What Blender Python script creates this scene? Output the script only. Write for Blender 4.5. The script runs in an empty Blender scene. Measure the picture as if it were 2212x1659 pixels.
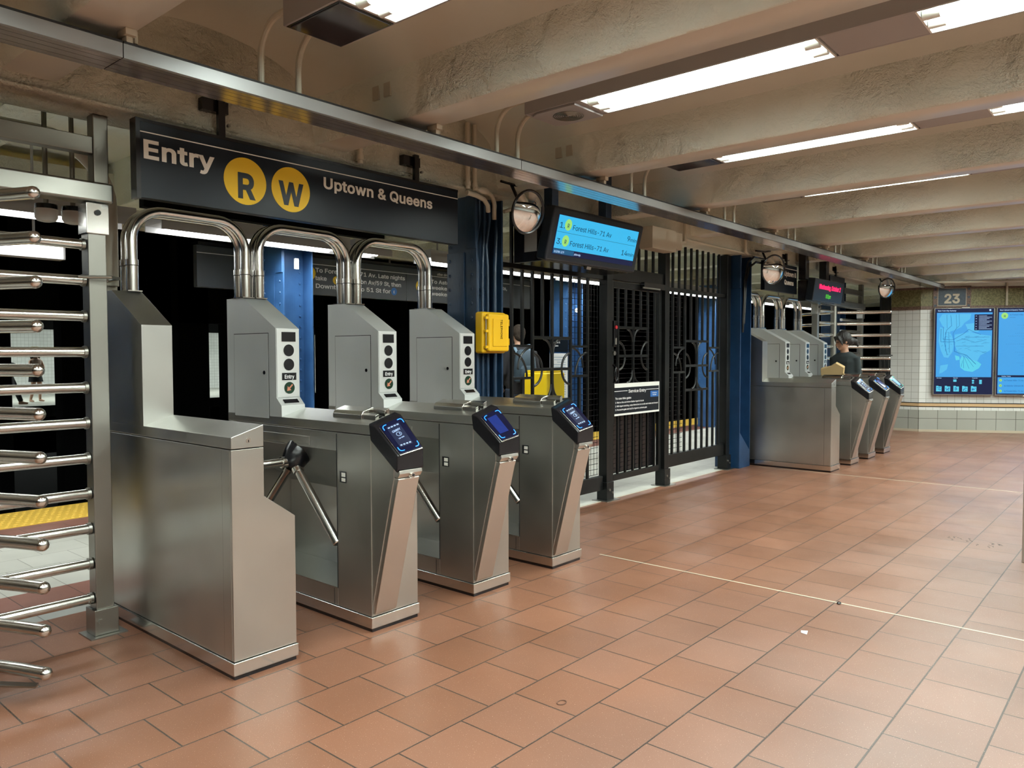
import bpy, bmesh, math, random, os
from mathutils import Vector, Matrix
from math import radians as rad, sin, cos, pi
random.seed(7)
S = bpy.context.scene
COL = S.collection

# ------------------------------------------------------------------ camera, world, exposure
cam_d = bpy.data.cameras.new('camera')
cam = bpy.data.objects.new('camera', cam_d); COL.objects.link(cam); S.camera = cam
cam_d.sensor_width = 36; cam_d.lens = 1654*36/2212; cam_d.clip_end = 100; cam_d.clip_start = .05
YAW, PITCH, ROLL, CAMH = rad(40.70), rad(-2.29), rad(-0.1), 1.36
W_ = Vector((cos(YAW)*cos(PITCH), sin(YAW)*cos(PITCH), sin(PITCH)))
R_ = Vector((sin(YAW), -cos(YAW), 0)); U_ = R_.cross(W_)
R2 = R_*cos(ROLL)+U_*sin(ROLL); U2 = U_*cos(ROLL)-R_*sin(ROLL)
M = Matrix((R2, U2, -W_)).transposed().to_4x4(); M.translation = (0, 0, CAMH)
cam.matrix_world = M
world = bpy.data.worlds.new('world'); S.world = world; world.use_nodes = True
world.node_tree.nodes['Background'].inputs[0].default_value = (.55, .6, .7, 1)
world.node_tree.nodes['Background'].inputs[1].default_value = 0.0
S.view_settings.view_transform = 'Standard'; S.view_settings.look = 'None'
S.view_settings.exposure = 0.0; S.view_settings.gamma = 1.0; S.view_settings.use_curve_mapping = False
S.cycles.caustics_reflective = False; S.cycles.caustics_refractive = False; S.cycles.sample_clamp_indirect = 4.0; S.cycles.max_bounces = 5; S.cycles.use_adaptive_sampling = True; S.cycles.adaptive_threshold = 0.1; S.cycles.diffuse_bounces = 4; S.cycles.glossy_bounces = 3
LAMP_W = 51.0     # watts of each tube pair in the hall
PLAMP_W = 34.0    # watts per metre of platform lamp
TUBE = 6.0        # emission of the hall tubes
PTUBE = 6.0      # emission of the platform tubes

# ------------------------------------------------------------------ materials
def mat(name, col, rough=.5, metal=0., spec=.5, emit=None, es=0.):
    m = bpy.data.materials.new(name); m.use_nodes = True
    b = m.node_tree.nodes['Principled BSDF']
    b.inputs['Base Color'].default_value = (*col, 1); b.inputs['Roughness'].default_value = rough
    b.inputs['Metallic'].default_value = metal; b.inputs['Specular IOR Level'].default_value = spec
    if emit:
        b.inputs['Emission Color'].default_value = (*emit, 1); b.inputs['Emission Strength'].default_value = es
    return m
def N(m, t, **k):
    n = m.node_tree.nodes.new(t)
    for a, v in k.items(): setattr(n, a, v)
    return n
def L(m, a, b): m.node_tree.links.new(a, b)
def bsdf(m): return m.node_tree.nodes['Principled BSDF']
def ramp(m, fac, stops):
    r = N(m, 'ShaderNodeValToRGB'); e = r.color_ramp.elements
    while len(e) < len(stops): e.new(.5)
    for q, (p, c) in zip(e, stops): q.position = p; q.color = (*c, 1) if len(c) == 3 else c
    L(m, fac, r.inputs[0]); return r.outputs[0]
def noise(m, scale, detail=4, dist=0, vec=None, rough=.5):
    n = N(m, 'ShaderNodeTexNoise'); n.inputs['Scale'].default_value = scale; n.inputs['Detail'].default_value = detail
    n.inputs['Distortion'].default_value = dist; n.inputs['Roughness'].default_value = rough
    if vec is not None: L(m, vec, n.inputs['Vector'])
    return n
def mapping(m, sc=(1, 1, 1), loc=(0, 0, 0), geo=True, rot=(0, 0, 0)):
    if geo: src = N(m, 'ShaderNodeNewGeometry').outputs['Position']
    else: src = N(m, 'ShaderNodeTexCoord').outputs['Object']
    mp = N(m, 'ShaderNodeMapping'); mp.inputs['Scale'].default_value = sc; mp.inputs['Location'].default_value = loc
    mp.inputs['Rotation'].default_value = rot
    L(m, src, mp.inputs['Vector']); return mp.outputs[0]
def bump(m, h, strength=.3, dist=.01):
    b = N(m, 'ShaderNodeBump'); b.inputs['Strength'].default_value = strength; b.inputs['Distance'].default_value = dist
    L(m, h, b.inputs['Height']); L(m, b.outputs[0], bsdf(m).inputs['Normal'])
def varied(m, c1, c2, scale=3., sc=(1, 1, 1), lo=.35, hi=.65, geo=True, detail=4):
    n = noise(m, scale, detail, vec=mapping(m, sc, geo=geo)); L(m, ramp(m, n.outputs[0], [(lo, c1), (hi, c2)]), bsdf(m).inputs['Base Color'])

def steel(name, c1, c2, r1, r2, sc=(4, 4, 60), bs=.04, met=1.):
    """brushed stainless: fine scratches, smudged roughness"""
    m = mat(name, c1, .3, 1.)
    v = mapping(m, (1, 1, 1), geo=True)
    n = noise(m, 1.6, 2, 0, v); L(m, ramp(m, n.outputs[0], [(.3, c1), (.7, c2)]), bsdf(m).inputs['Base Color'])
    n2 = noise(m, 2.3, 3, 0, v)
    mr = N(m, 'ShaderNodeMapRange'); mr.inputs[1].default_value = .3; mr.inputs[2].default_value = .7
    mr.inputs[3].default_value = r1; mr.inputs[4].default_value = r2; L(m, n2.outputs[0], mr.inputs[0]); L(m, mr.outputs[0], bsdf(m).inputs['Roughness'])
    if met < 1: bsdf(m).inputs['Metallic'].default_value = met
    n3 = noise(m, 10, 2, 0, mapping(m, sc)); bump(m, n3.outputs[0], bs, .0015)
    return m
M_ST = steel('stainless steel', (.42, .42, .40), (.64, .64, .60), .30, .40)
M_ST2 = steel('scuffed stainless steel', (.62, .64, .63), (.72, .74, .73), .40, .55, (14, 14, 14), .10, .55)
M_STT = steel('polished steel tube', (.66, .65, .61), (.74, .73, .70), .14, .22, (20, 20, 20), .01)
M_STP = steel('worn steel frame', (.29, .285, .255), (.38, .375, .345), .30, .42)
M_STD = steel('dull dark steel', (.22, .205, .17), (.30, .28, .24), .34, .46)
M_PIL = steel('brushed steel pillar', (.62, .60, .56), (.68, .66, .62), .29, .36, (60, 60, 3))
M_BLK = mat('black paint', (.006, .007, .007), .30, spec=.3)
varied(M_BLK, (.005, .006, .006), (.009, .010, .010), 6)
M_BLKP = mat('black plastic', (.008, .008, .010), .22)
M_DKS = mat('dark bezel', (.010, .016, .024), .35)
M_DARK = mat('shade and fitting black', (.004, .004, .004), .9, spec=.1)  # black colour holds the track tunnel's darkness, which lamps would otherwise turn grey
M_SIGN = mat('black enamel sign', (.007, .011, .017), .33, spec=.28)
M_GSIGN = mat('grey enamel sign', (.06, .068, .075), .4)
M_WHT = mat('white vinyl lettering', (.90, .88, .80), .5)
M_WHTL = mat('white lettering', (.85, .85, .85), .5)
M_YDISC = mat('yellow vinyl', (.95, .62, .02), .45)
M_YEL = mat('yellow plastic', (.85, .50, .008), .38)
M_YBOX = mat('yellow painted steel', (.80, .56, .01), .45)
M_BLUE = mat('dark blue gloss paint', (.012, .035, .075), .3)
varied(M_BLUE, (.010, .028, .060), (.016, .046, .10), 5)
n = noise(M_BLUE, 30, 5); bump(M_BLUE, n.outputs[0], .25, .004)
M_BLUE2 = mat('mid blue gloss paint', (.02, .10, .32), .35)
varied(M_BLUE2, (.03, .095, .24), (.045, .13, .31), 5)
n = noise(M_BLUE2, 30, 5); bump(M_BLUE2, n.outputs[0], .25, .004)
M_LAMPB = mat('grey lamp casing', (.36, .35, .35), .45, 0)
M_LAMPW = mat('white lamp reflector', (.82, .84, .80), .4)
M_LENS = mat('smoked lens', (.05, .045, .05), .12, 0, .6)
M_TUBE = mat('lit fluorescent tube', (1, 1, 1), .5, emit=(.90, 1.0, .94), es=TUBE)
M_PTUBE = mat('lit platform tube', (1, 1, 1), .5, emit=(.95, 1.0, .97), es=PTUBE)
M_FTUBE = mat('lit far tube', (1, 1, 1), .5, emit=(.95, 1.0, .97), es=8)
M_COND = mat('beige painted conduit', (.58, .54, .43), .4)
M_ALU = mat('aluminium trough face', (.50, .51, .49), .42, .4)
varied(M_ALU, (.30, .31, .31), (.38, .39, .39), 2)
M_ALUB = mat('aluminium trough underside', (.55, .50, .49), .20, .85)
M_RUB = mat('dark gap', (.01, .01, .01), .7)
M_SKIN = mat('skin', (.52, .30, .20), .5)
M_SCR_BLUE = mat('cyan screen', (0, 0, 0), .3, emit=(.045, .50, .86), es=1.0)
M_SCR_MAP = mat('blue screen', (0, 0, 0), .3, emit=(.05, .36, .80), es=1.0)
M_SCR_LAND = mat('lighter blue map land', (0, 0, 0), .3, emit=(.09, .50, .84), es=1.0)
M_SCR_LAND2 = mat('cyan map land', (0, 0, 0), .3, emit=(.10, .62, .82), es=1.0)
M_SCR_DK = mat('navy screen bar', (.004, .005, .012), .35, 0., .1, emit=(.010, .014, .05), es=1.0)
M_SCR_W = mat('white screen marks', (0, 0, 0), .3, emit=(.5, .70, 1.), es=1.0)
M_SCR_G = mat('green screen disc', (0, 0, 0), .3, emit=(.35, .75, .18), es=1.0)
M_SCR_INK = mat('screen ink', (.0, .01, .03), .3, emit=(.0, .03, .08), es=1.0)
M_SCR_LN = mat('screen line', (.0, .01, .03), .3, emit=(.01, .13, .42), es=1.0)
M_RING = mat('blue reader light', (0, 0, 0), .3, emit=(.03, .30, 1.), es=2.2)
M_RINGG = mat('green reader light', (0, 0, 0), .3, emit=(.08, .8, .55), es=1.6)
M_RSCR = mat('dim blue reader screen', (0, 0, 0), .15, emit=(.012, .035, .22), es=1.2)
M_RSCRK = mat('near black reader glass', (.004, .004, .012), .12, 0., .12, emit=(.003, .004, .02), es=1.)
M_RED = mat('red led', (0, 0, 0), .3, emit=(1., .01, .10), es=2.5)
M_GRN = mat('green led', (0, 0, 0), .3, emit=(.10, .7, .02), es=1.2)
M_MIR = mat('mirror glass', (.85, .87, .86), .02, 1.)
M_GREEN = mat('green signal', (0, 0, 0), .3, emit=(0., 1., .5), es=3.)
M_REDP = mat('red plastic', (.5, .02, .03), .4)
M_ORARR = mat('unlit salmon arrow', (.55, .20, .12), .5)
M_HAIR = mat('dark hair', (.012, .010, .009), .5)
M_HAIR2 = mat('brown grey hair', (.06, .045, .035), .55)
M_HAIR2 = mat('rough brown hair', (.030, .022, .016), .75, spec=.2)
for _m in (M_HAIR, M_HAIR2): _n = noise(_m, 45, 4, .8, mapping(_m, (1, 1, .25))); bump(_m, _n.outputs[0], .7, .02)
M_CLOTH = mat('dark green grey knit', (.018, .026, .028), .9)
M_CLOTHB = mat('black cloth', (.012, .012, .015), .9)
M_BPK = mat('blue grey backpack cloth', (.022, .042, .06), .8)
M_BPKL = mat('pale backpack strap', (.10, .16, .21), .8)
M_BAG = mat('tan paper bag', (.55, .38, .18), .7)
M_JEAN = mat('dark denim', (.02, .03, .05), .9)
M_HAT = mat('straw hat', (.40, .36, .16), .8)
M_PINK = mat('pale dress', (.45, .33, .27), .8)
M_PAPER = mat('white paper poster', (.72, .74, .75), .6)
M_WOODB = mat('tan tile band', (.62, .42, .22), .5)
M_YRUB = mat('yellow tactile', (.78, .50, .07), .6)

def plaster(name, c1, c2, amt, fine=1.):
    m = mat(name, c1, .55, spec=.35)
    v = mapping(m)
    n = noise(m, 1.3, 2, 0, v); L(m, ramp(m, n.outputs[0], [(.3, c1), (.72, c2)]), bsdf(m).inputs['Base Color'])
    a = noise(m, 8, 5, .25, mapping(m, (1, .8, 1)), .68); b = noise(m, 1.1, 3, 0, v)
    mr = N(m, 'ShaderNodeMapRange'); mr.inputs[1].default_value = .40; mr.inputs[2].default_value = .60
    mr.inputs[3].default_value = .18; L(m, b.outputs[0], mr.inputs[0])
    mu = N(m, 'ShaderNodeMath', operation='MULTIPLY'); L(m, a.outputs[0], mu.inputs[0]); L(m, mr.outputs[0], mu.inputs[1])
    bump(m, mu.outputs[0], amt, .10*fine)
    return m
M_ROUGH = plaster('rough painted plaster', (.72, .76, .66), (.84, .88, .78), 1.0)
M_SMOOTH = plaster('painted ceiling plaster', (.70, .71, .62), (.78, .79, .70), .12)
M_GIRD = plaster('rough girder plaster', (.50, .50, .40), (.70, .69, .58), 1.)
M_SOFF = mat('glossy painted soffit', (.36, .31, .25), .30, spec=.5)
varied(M_SOFF, (.68, .68, .61), (.75, .75, .68), 2)

def tile(name, cols, mortar, tw, th, loc, msize, offset=.5, rough=(.3, .5), plane='XY', speck=0, bstr=.3, bias=0., noise_amt=.5):
    m = mat(name, cols[0], .4, spec=.5)
    if plane == 'XY': v = mapping(m, (1, 1, 1), loc, True)
    else: v = mapping(m, (1, 1, 1), loc, False)
    br = N(m, 'ShaderNodeTexBrick'); L(m, v, br.inputs['Vector'])
    br.offset = offset; br.offset_frequency = 2; br.squash = 1
    br.inputs['Scale'].default_value = 1; br.inputs['Brick Width'].default_value = tw; br.inputs['Row Height'].default_value = th
    br.inputs['Mortar Size'].default_value = msize; br.inputs['Mortar Smooth'].default_value = .15; br.inputs['Bias'].default_value = bias
    br.inputs['Color1'].default_value = (*cols[0], 1); br.inputs['Color2'].default_value = (*cols[1], 1); br.inputs['Mortar'].default_value = (*mortar, 1)
    col = br.outputs['Color']
    if noise_amt:
        n = noise(m, 1.4, 5, .3, v); r = ramp(m, n.outputs[0], [(.3, (1-.35*noise_amt,)*3), (.7, (1+.1*noise_amt,)*3)])
        mx = N(m, 'ShaderNodeMix', data_type='RGBA', blend_type='MULTIPLY'); mx.inputs[0].default_value = 1
        L(m, col, mx.inputs[6]); L(m, r, mx.inputs[7]); col = mx.outputs[2]
    if speck:
        sn = noise(m, 260, 2, 0, v); r = ramp(m, sn.outputs[0], [(.66, (0, 0, 0)), (.76, (1, 1, 1))])
        mx = N(m, 'ShaderNodeMix', data_type='RGBA', blend_type='MIX'); L(m, r, mx.inputs[0])
        L(m, col, mx.inputs[6]); mx.inputs[7].default_value = (.75, .55, .42, 1); col = mx.outputs[2]
    L(m, col, bsdf(m).inputs['Base Color'])
    n = noise(m, 2.1, 5, .2, v); mr = N(m, 'ShaderNodeMapRange'); mr.inputs[1].default_value = .3; mr.inputs[2].default_value = .7
    mr.inputs[3].default_value = rough[0]; mr.inputs[4].default_value = rough[1]; L(m, n.outputs[0], mr.inputs[0])
    L(m, mr.outputs[0], bsdf(m).inputs['Roughness'])
    if bstr:
        inv = N(m, 'ShaderNodeMath', operation='SUBTRACT'); inv.inputs[0].default_value = 1; L(m, br.outputs['Fac'], inv.inputs[1])
        bump(m, inv.outputs[0], bstr, .004)
    return m
TP = .3040; TQ = .3025
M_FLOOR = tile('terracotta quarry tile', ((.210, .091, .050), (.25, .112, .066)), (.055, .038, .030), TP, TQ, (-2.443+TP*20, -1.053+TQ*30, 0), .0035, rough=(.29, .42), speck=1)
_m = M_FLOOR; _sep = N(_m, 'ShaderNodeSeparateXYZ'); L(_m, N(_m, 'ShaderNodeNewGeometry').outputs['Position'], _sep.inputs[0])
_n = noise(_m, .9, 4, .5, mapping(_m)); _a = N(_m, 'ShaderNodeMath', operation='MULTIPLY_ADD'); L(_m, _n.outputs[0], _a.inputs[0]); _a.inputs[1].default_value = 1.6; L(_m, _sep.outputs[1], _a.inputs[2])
_mr = N(_m, 'ShaderNodeMapRange'); L(_m, _a.outputs[0], _mr.inputs[0]); _mr.inputs[1].default_value = 3.1; _mr.inputs[2].default_value = 1.3; _mr.inputs[3].default_value = 0; _mr.inputs[4].default_value = .55  # tiles greyer towards low Y: ceiling lamp sheen put into the colour
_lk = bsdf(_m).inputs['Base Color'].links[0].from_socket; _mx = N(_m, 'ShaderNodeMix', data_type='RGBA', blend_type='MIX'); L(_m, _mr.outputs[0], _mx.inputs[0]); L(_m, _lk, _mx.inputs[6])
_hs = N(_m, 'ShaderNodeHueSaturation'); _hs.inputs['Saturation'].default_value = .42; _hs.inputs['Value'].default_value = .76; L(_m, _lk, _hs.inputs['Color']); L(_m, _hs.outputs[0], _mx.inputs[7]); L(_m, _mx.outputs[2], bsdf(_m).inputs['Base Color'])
M_FPALE = tile('pale platform tile', ((.50, .50, .44), (.56, .56, .50)), (.30, .29, .25), TP, TP, (0, 0, 0), .003, rough=(.4, .5), speck=0)
M_FRED = tile('dark red platform tile', ((.26, .12, .09), (.30, .14, .11)), (.10, .06, .05), TP, .45, (0, 0, 0), .003)
M_FGREY = tile('grey border tile', ((.36, .37, .34), (.40, .41, .38)), (.2, .2, .18), TP, .3, (0, 0, 0), .003)
def vtile(name, cols, mortar, tw, th, ms, off=0., na=.3, loc=(0, 0, 0), rough=(.2, .26)):
    # walls are built in their own local XZ plane: swap Z into the texture's Y
    m = tile(name, cols, mortar, tw, th, loc, ms, off, rough, 'OBJ', 0, .3, 0, na)
    for nd in m.node_tree.nodes:
        if nd.type == 'MAPPING': nd.inputs['Rotation'].default_value = (rad(-90), 0, 0)
    return m
M_WT = vtile('white glazed wall tile', ((.78, .80, .77), (.84, .86, .83)), (.42, .42, .38), .113, .113, .003, 0)
M_GT = vtile('grey green base tile', ((.42, .43, .38), (.46, .47, .42)), (.12, .12, .1), .302, .23, .004, 0)
M_OL = mat('olive mosaic', (.16, .15, .06), .5); varied(M_OL, (.10, .095, .035), (.24, .22, .10), 40)
M_BRM = mat('brown mosaic', (.13, .075, .05), .5); varied(M_BRM, (.07, .04, .03), (.20, .12, .085), 60)
M_NAVY = mat('blue mosaic', (.03, .05, .075), .5); varied(M_NAVY, (.02, .035, .055), (.05, .075, .10), 60)
M_CREAM = mat('cream mosaic', (.55, .48, .36), .5)

# ------------------------------------------------------------------ mesh helpers
class MB:
    def __init__(s): s.v = []; s.f = []
    def add(s, vs, fs):
        o = len(s.v); s.v += [tuple(v) for v in vs]; s.f += [tuple(i+o for i in f) for f in fs]; return s
    def box(s, x0, x1, y0, y1, z0, z1):
        return s.add([(x0, y0, z0), (x1, y0, z0), (x1, y1, z0), (x0, y1, z0), (x0, y0, z1), (x1, y0, z1), (x1, y1, z1), (x0, y1, z1)],
                     [(0, 3, 2, 1), (4, 5, 6, 7), (0, 1, 5, 4), (1, 2, 6, 5), (2, 3, 7, 6), (3, 0, 4, 7)])
    def prism(s, poly, axis, a0, a1):
        """poly: list of 2D points; axis x -> (y,z), y -> (x,z), z -> (x,y)"""
        def P(p, a): return (a, p[0], p[1]) if axis == 'x' else (p[0], a, p[1]) if axis == 'y' else (p[0], p[1], a)
        n = len(poly); vs = [P(p, a0) for p in poly]+[P(p, a1) for p in poly]
        return s.add(vs, [tuple(range(n-1, -1, -1)), tuple(range(n, 2*n))]+[(i, (i+1) % n, n+(i+1) % n, n+i) for i in range(n)])
    def tube(s, pts, r, n=10, cap=True, radii=None, up=None, flat=1.):
        pts = [Vector(p) for p in pts]; o = []; prev = None
        for i, p in enumerate(pts):
            t = ((pts[min(i+1, len(pts)-1)]-p).normalized()+(p-pts[max(i-1, 0)]).normalized())
            if t.length < 1e-6: t = pts[min(i+1, len(pts)-1)]-pts[max(i-1, 0)]
            t.normalize()
            if prev is None:
                a = Vector(up) if up else (Vector((0, 0, 1)) if abs(t.z) < .9 else Vector((1, 0, 0)))
                u = t.cross(a).normalized()
            else:
                u = prev-t*prev.dot(t)
                u = u.normalized() if u.length > 1e-6 else t.orthogonal().normalized()
            prev = u; w = t.cross(u); rr = radii[i] if radii else r
            o += [p+u*rr*cos(2*pi*k/n)+w*rr*flat*sin(2*pi*k/n) for k in range(n)]
        m = len(pts); fs = [(i*n+k, i*n+(k+1) % n, (i+1)*n+(k+1) % n, (i+1)*n+k) for i in range(m-1) for k in range(n)]
        if cap: fs += [tuple(range(n-1, -1, -1)), tuple(range((m-1)*n, m*n))]
        return s.add(o, fs)
    def sph(s, c, r, n=14, sc=(1, 1, 1)):
        vs = [(c[0], c[1], c[2]+r*sc[2])]; h = n//2
        for i in range(1, h):
            a = pi*i/h
            for k in range(n):
                b = 2*pi*k/n; vs.append((c[0]+r*sc[0]*sin(a)*cos(b), c[1]+r*sc[1]*sin(a)*sin(b), c[2]+r*sc[2]*cos(a)))
        vs.append((c[0], c[1], c[2]-r*sc[2])); fs = [(0, 1+k, 1+(k+1) % n) for k in range(n)]
        for i in range(h-2):
            for k in range(n): fs.append((1+i*n+k, 1+(i+1)*n+k, 1+(i+1)*n+(k+1) % n, 1+i*n+(k+1) % n))
        e = len(vs)-1; fs += [(e, 1+(h-2)*n+(k+1) % n, 1+(h-2)*n+k) for k in range(n)]
        return s.add(vs, fs)
    def disc(s, c, r, t, axis='y', n=32, rx=1., r2=None):
        """a thin round plate, facing along axis"""
        c = Vector(c); r2 = r if r2 is None else r2
        def P(a, d, q): 
            u, w = q*cos(a)*rx, q*sin(a)
            return c+(Vector((u, d, w)) if axis == 'y' else Vector((d, u, w)) if axis == 'x' else Vector((u, w, d)))
        vs = [P(2*pi*k/n, 0, r) for k in range(n)]+[P(2*pi*k/n, t, r2) for k in range(n)]
        return s.add(vs, [tuple(range(n)), tuple(range(2*n-1, n-1, -1))]+[(k, n+k, n+(k+1) % n, (k+1) % n) for k in range(n)])
    def loft(s, rings, n=20):
        """rings: (cx,cy,z,rx,ry)"""
        o = [(cx+rx*cos(2*pi*k/n), cy+ry*sin(2*pi*k/n), z) for cx, cy, z, rx, ry in rings for k in range(n)]; m = len(rings)
        return s.add(o, [(i*n+k, i*n+(k+1) % n, (i+1)*n+(k+1) % n, (i+1)*n+k) for i in range(m-1) for k in range(n)]+[tuple(range(n-1, -1, -1)), tuple(range((m-1)*n, m*n))])
    def xf(s, mtx, start=0):
        s.v[start:] = [tuple(mtx @ Vector(v)) for v in s.v[start:]]; return s
    def build(s, name, m, parent=None, bevel=0., smooth=True, ang=35, loc=None, remesh=0., sub=0):
        me = bpy.data.meshes.new(name); me.from_pydata(s.v, [], s.f); me.update()
        bm = bmesh.new(); bm.from_mesh(me); bmesh.ops.recalc_face_normals(bm, faces=bm.faces); bm.to_mesh(me); bm.free()
        if smooth:
            me.polygons.foreach_set('use_smooth', [True]*len(me.polygons)); me.set_sharp_from_angle(angle=rad(ang))
        me.materials.append(m)
        o = bpy.data.objects.new(name, me); COL.objects.link(o)
        if parent: o.parent = parent
        if loc: o.location = loc
        if bevel:
            b = o.modifiers.new('bevel', 'BEVEL'); b.width = bevel; b.segments = 2; b.limit_method = 'ANGLE'; b.angle_limit = rad(30)
            b.harden_normals = True
        if remesh:
            b = o.modifiers.new('remesh', 'REMESH'); b.mode = 'VOXEL'; b.voxel_size = remesh; b.use_smooth_shade = True
            b = o.modifiers.new('smooth', 'SMOOTH'); b.factor = .6; b.iterations = 3
        if sub:
            b = o.modifiers.new('sub', 'SUBSURF'); b.levels = b.render_levels = sub
        return o
def tag(o, label=None, cat=None, group=None, kind=None):
    if label: o['label'] = label
    if cat: o['category'] = cat
    if group: o['group'] = group
    if kind: o['kind'] = kind
    return o
def thing(name, label, cat, loc=(0, 0, 0), rz=0, group=None):
    o = bpy.data.objects.new(name, None); COL.objects.link(o); o.location = loc; o.rotation_euler = (0, 0, rz); o.empty_display_size = .1
    return tag(o, label, cat, group)
def area(par, sx, sy, watts, loc, col=(.90, 1.0, .94)):
    l = bpy.data.lights.new('lamp_light', 'AREA'); l.shape = 'RECTANGLE'; l.size = sx; l.size_y = sy; l.energy = watts; l.color = col
    o = bpy.data.objects.new('lamp_light', l); COL.objects.link(o); o.parent = par; o.location = loc; return o
def struct(name, mb, m, **k): o = mb.build(name, m, **k); o['kind'] = 'structure'; return o
def copy_tree(o, parent=None):
    c = o.copy(); COL.objects.link(c)
    if parent: c.parent = parent
    for ch in o.children: copy_tree(ch, c)
    return c
FONT = None
try:
    fp = os.path.join(bpy.utils.system_resource('DATAFILES'), 'fonts', 'Inter.woff2')
    if os.path.exists(fp): FONT = bpy.data.fonts.load(fp)
except Exception: FONT = None
from mathutils.geometry import interpolate_bezier, delaunay_2d_cdt
def text(name, s, size, m, parent, mtx, bold=.0, ext=.0008, align='LEFT', sx=1., spacing=1., wid=None):
    """lettering as a mesh: each outline is filled on its own, thickened outwards by bold"""
    cu = bpy.data.curves.new(name, 'FONT'); cu.body = s; cu.size = size
    if FONT: cu.font = FONT
    cu.align_x = align; cu.space_character = spacing; cu.space_line = 1.0
    o = bpy.data.objects.new('tmp_text', cu); COL.objects.link(o)
    c2 = o.to_curve(bpy.context.evaluated_depsgraph_get()); loops = []
    for sp in c2.splines:
        b = sp.bezier_points; n = len(b); pts = []
        for i in range(n):
            p, q = b[i], b[(i+1) % n]
            if (p.co-p.handle_right).length < 1e-5*size+1e-7 and (q.co-q.handle_left).length < 1e-5*size+1e-7: seg = [p.co]
            else: seg = interpolate_bezier(p.co, p.handle_right, q.handle_left, q.co, 6)[:-1]
            for v in seg:
                v = Vector((v[0], v[1]))
                if not pts or (v-pts[-1]).length > size*.004: pts.append(v)
        if len(pts) > 2 and (pts[0]-pts[-1]).length < size*.004: pts.pop()
        if len(pts) > 2: loops.append(pts)
    o.to_curve_clear(); bpy.data.objects.remove(o); bpy.data.curves.remove(cu)
    area = lambda P: sum(P[i].x*P[(i+1) % len(P)].y-P[(i+1) % len(P)].x*P[i].y for i in range(len(P)))/2
    if not loops: return None
    sg = 1 if area(max(loops, key=lambda P: abs(area(P)))) > 0 else -1
    def fat(P):
        n = len(P); out = []
        for i in range(n):
            e1 = (P[i]-P[i-1]).normalized(); e2 = (P[(i+1) % n]-P[i]).normalized()
            n1, n2 = Vector((e1.y, -e1.x)), Vector((e2.y, -e2.x)); h = n1+n2
            h = h/max(.5, h.length_squared/2) if h.length > 1e-6 else n1
            out.append(P[i]+h*bold*size*sg)
        return out
    # clusters of outlines that touch each other (one glyph each), filled by winding number
    loops = [fat(P) for P in loops]; cl = []
    for P in sorted(loops, key=lambda P: min(p.x for p in P)):
        bb = [min(p.x for p in P), max(p.x for p in P), min(p.y for p in P), max(p.y for p in P)]
        for c_ in cl:
            b = c_[0]
            if bb[0] < b[1] and bb[1] > b[0] and bb[2] < b[3] and bb[3] > b[2]:
                c_[1].append(P); c_[0] = [min(b[0], bb[0]), max(b[1], bb[1]), min(b[2], bb[2]), max(b[3], bb[3])]; break
        else: cl.append([bb, [P]])
    vs = []; fs = []
    for _, grp in cl:
        pv = [p for P in grp for p in P]; pe = []; k0 = 0
        for P in grp: pe += [(k0+k, k0+(k+1) % len(P)) for k in range(len(P))]; k0 += len(P)
        segs = [(pv[a], pv[b]) for a, b in pe]
        v2, _e, f2 = delaunay_2d_cdt(pv, pe, [], 0, size*1e-5)[:3]
        keep = []
        for f in f2:
            cx = sum(v2[k].x for k in f)/len(f); cy = sum(v2[k].y for k in f)/len(f); wn = 0
            for a, b in segs:
                if (a.y > cy) != (b.y > cy) and (b.x-a.x)*(cy-a.y)/(b.y-a.y)+a.x > cx: wn += 1 if b.y > a.y else -1
            if wn: keep.append(tuple(f) if sum(v2[f[k-1]].x*v2[f[k]].y-v2[f[k]].x*v2[f[k-1]].y for k in range(len(f))) > 0 else tuple(reversed(f)))
        o0 = len(vs); nf = len(v2); ed = {}
        vs += [(p.x, p.y, ext) for p in v2]+[(p.x, p.y, -ext) for p in v2]
        for f in keep:
            fs.append(tuple(o0+k for k in f))
            for k in range(len(f)): ed[(f[k-1], f[k])] = 1
        for a, b in ed:
            if (b, a) not in ed: fs.append((o0+b, o0+a, o0+a+nf, o0+b+nf))
    if wid:
        x0 = min(v[0] for v in vs); x1 = max(v[0] for v in vs); sx = wid/(x1-x0)
    me = bpy.data.meshes.new(name); me.from_pydata(vs, [], fs); me.update()
    me.transform(Matrix.Diagonal((sx, 1, 1, 1))); me.transform(mtx); me.materials.append(m)
    o = bpy.data.objects.new(name, me); COL.objects.link(o)
    if parent: o.parent = parent
    return o
def face_y(x, y, z, tilt=0): return Matrix.Translation((x, y, z)) @ Matrix.Rotation(rad(90)+tilt, 4, 'X')
def arc(cx, cz, r, a0, a1, n=8): return [(cx+r*cos(rad(a0+(a1-a0)*i/n)), cz+r*sin(rad(a0+(a1-a0)*i/n))) for i in range(n+1)]

# ------------------------------------------------------------------ the setting: floor
YB = 4.33                                 # terracotta ends here left of the near column, at 3.93 right of it
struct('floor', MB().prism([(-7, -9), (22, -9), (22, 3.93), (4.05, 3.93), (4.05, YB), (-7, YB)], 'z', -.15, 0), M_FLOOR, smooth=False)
struct('floor_grey_border', MB().box(-7, 4.05, YB, 4.49, -.15, 0), M_FGREY, smooth=False)
struct('floor_red_border', MB().box(-7, 4.05, 4.49, 4.91, -.15, 0), M_FRED, smooth=False)
struct('floor_pale_tile', MB().prism([(-7, 4.91), (4.05, 4.91), (4.05, 3.93), (22, 3.93), (22, 6.36), (-7, 6.36)], 'z', -.15, 0), M_FPALE, smooth=False)
struct('floor_platform_border', MB().box(-7, 22, 6.36, 6.84, -.15, 0), M_FRED, smooth=False)
mb = MB().box(-7, 22, 6.84, 7.5, -.4, .004)
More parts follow.
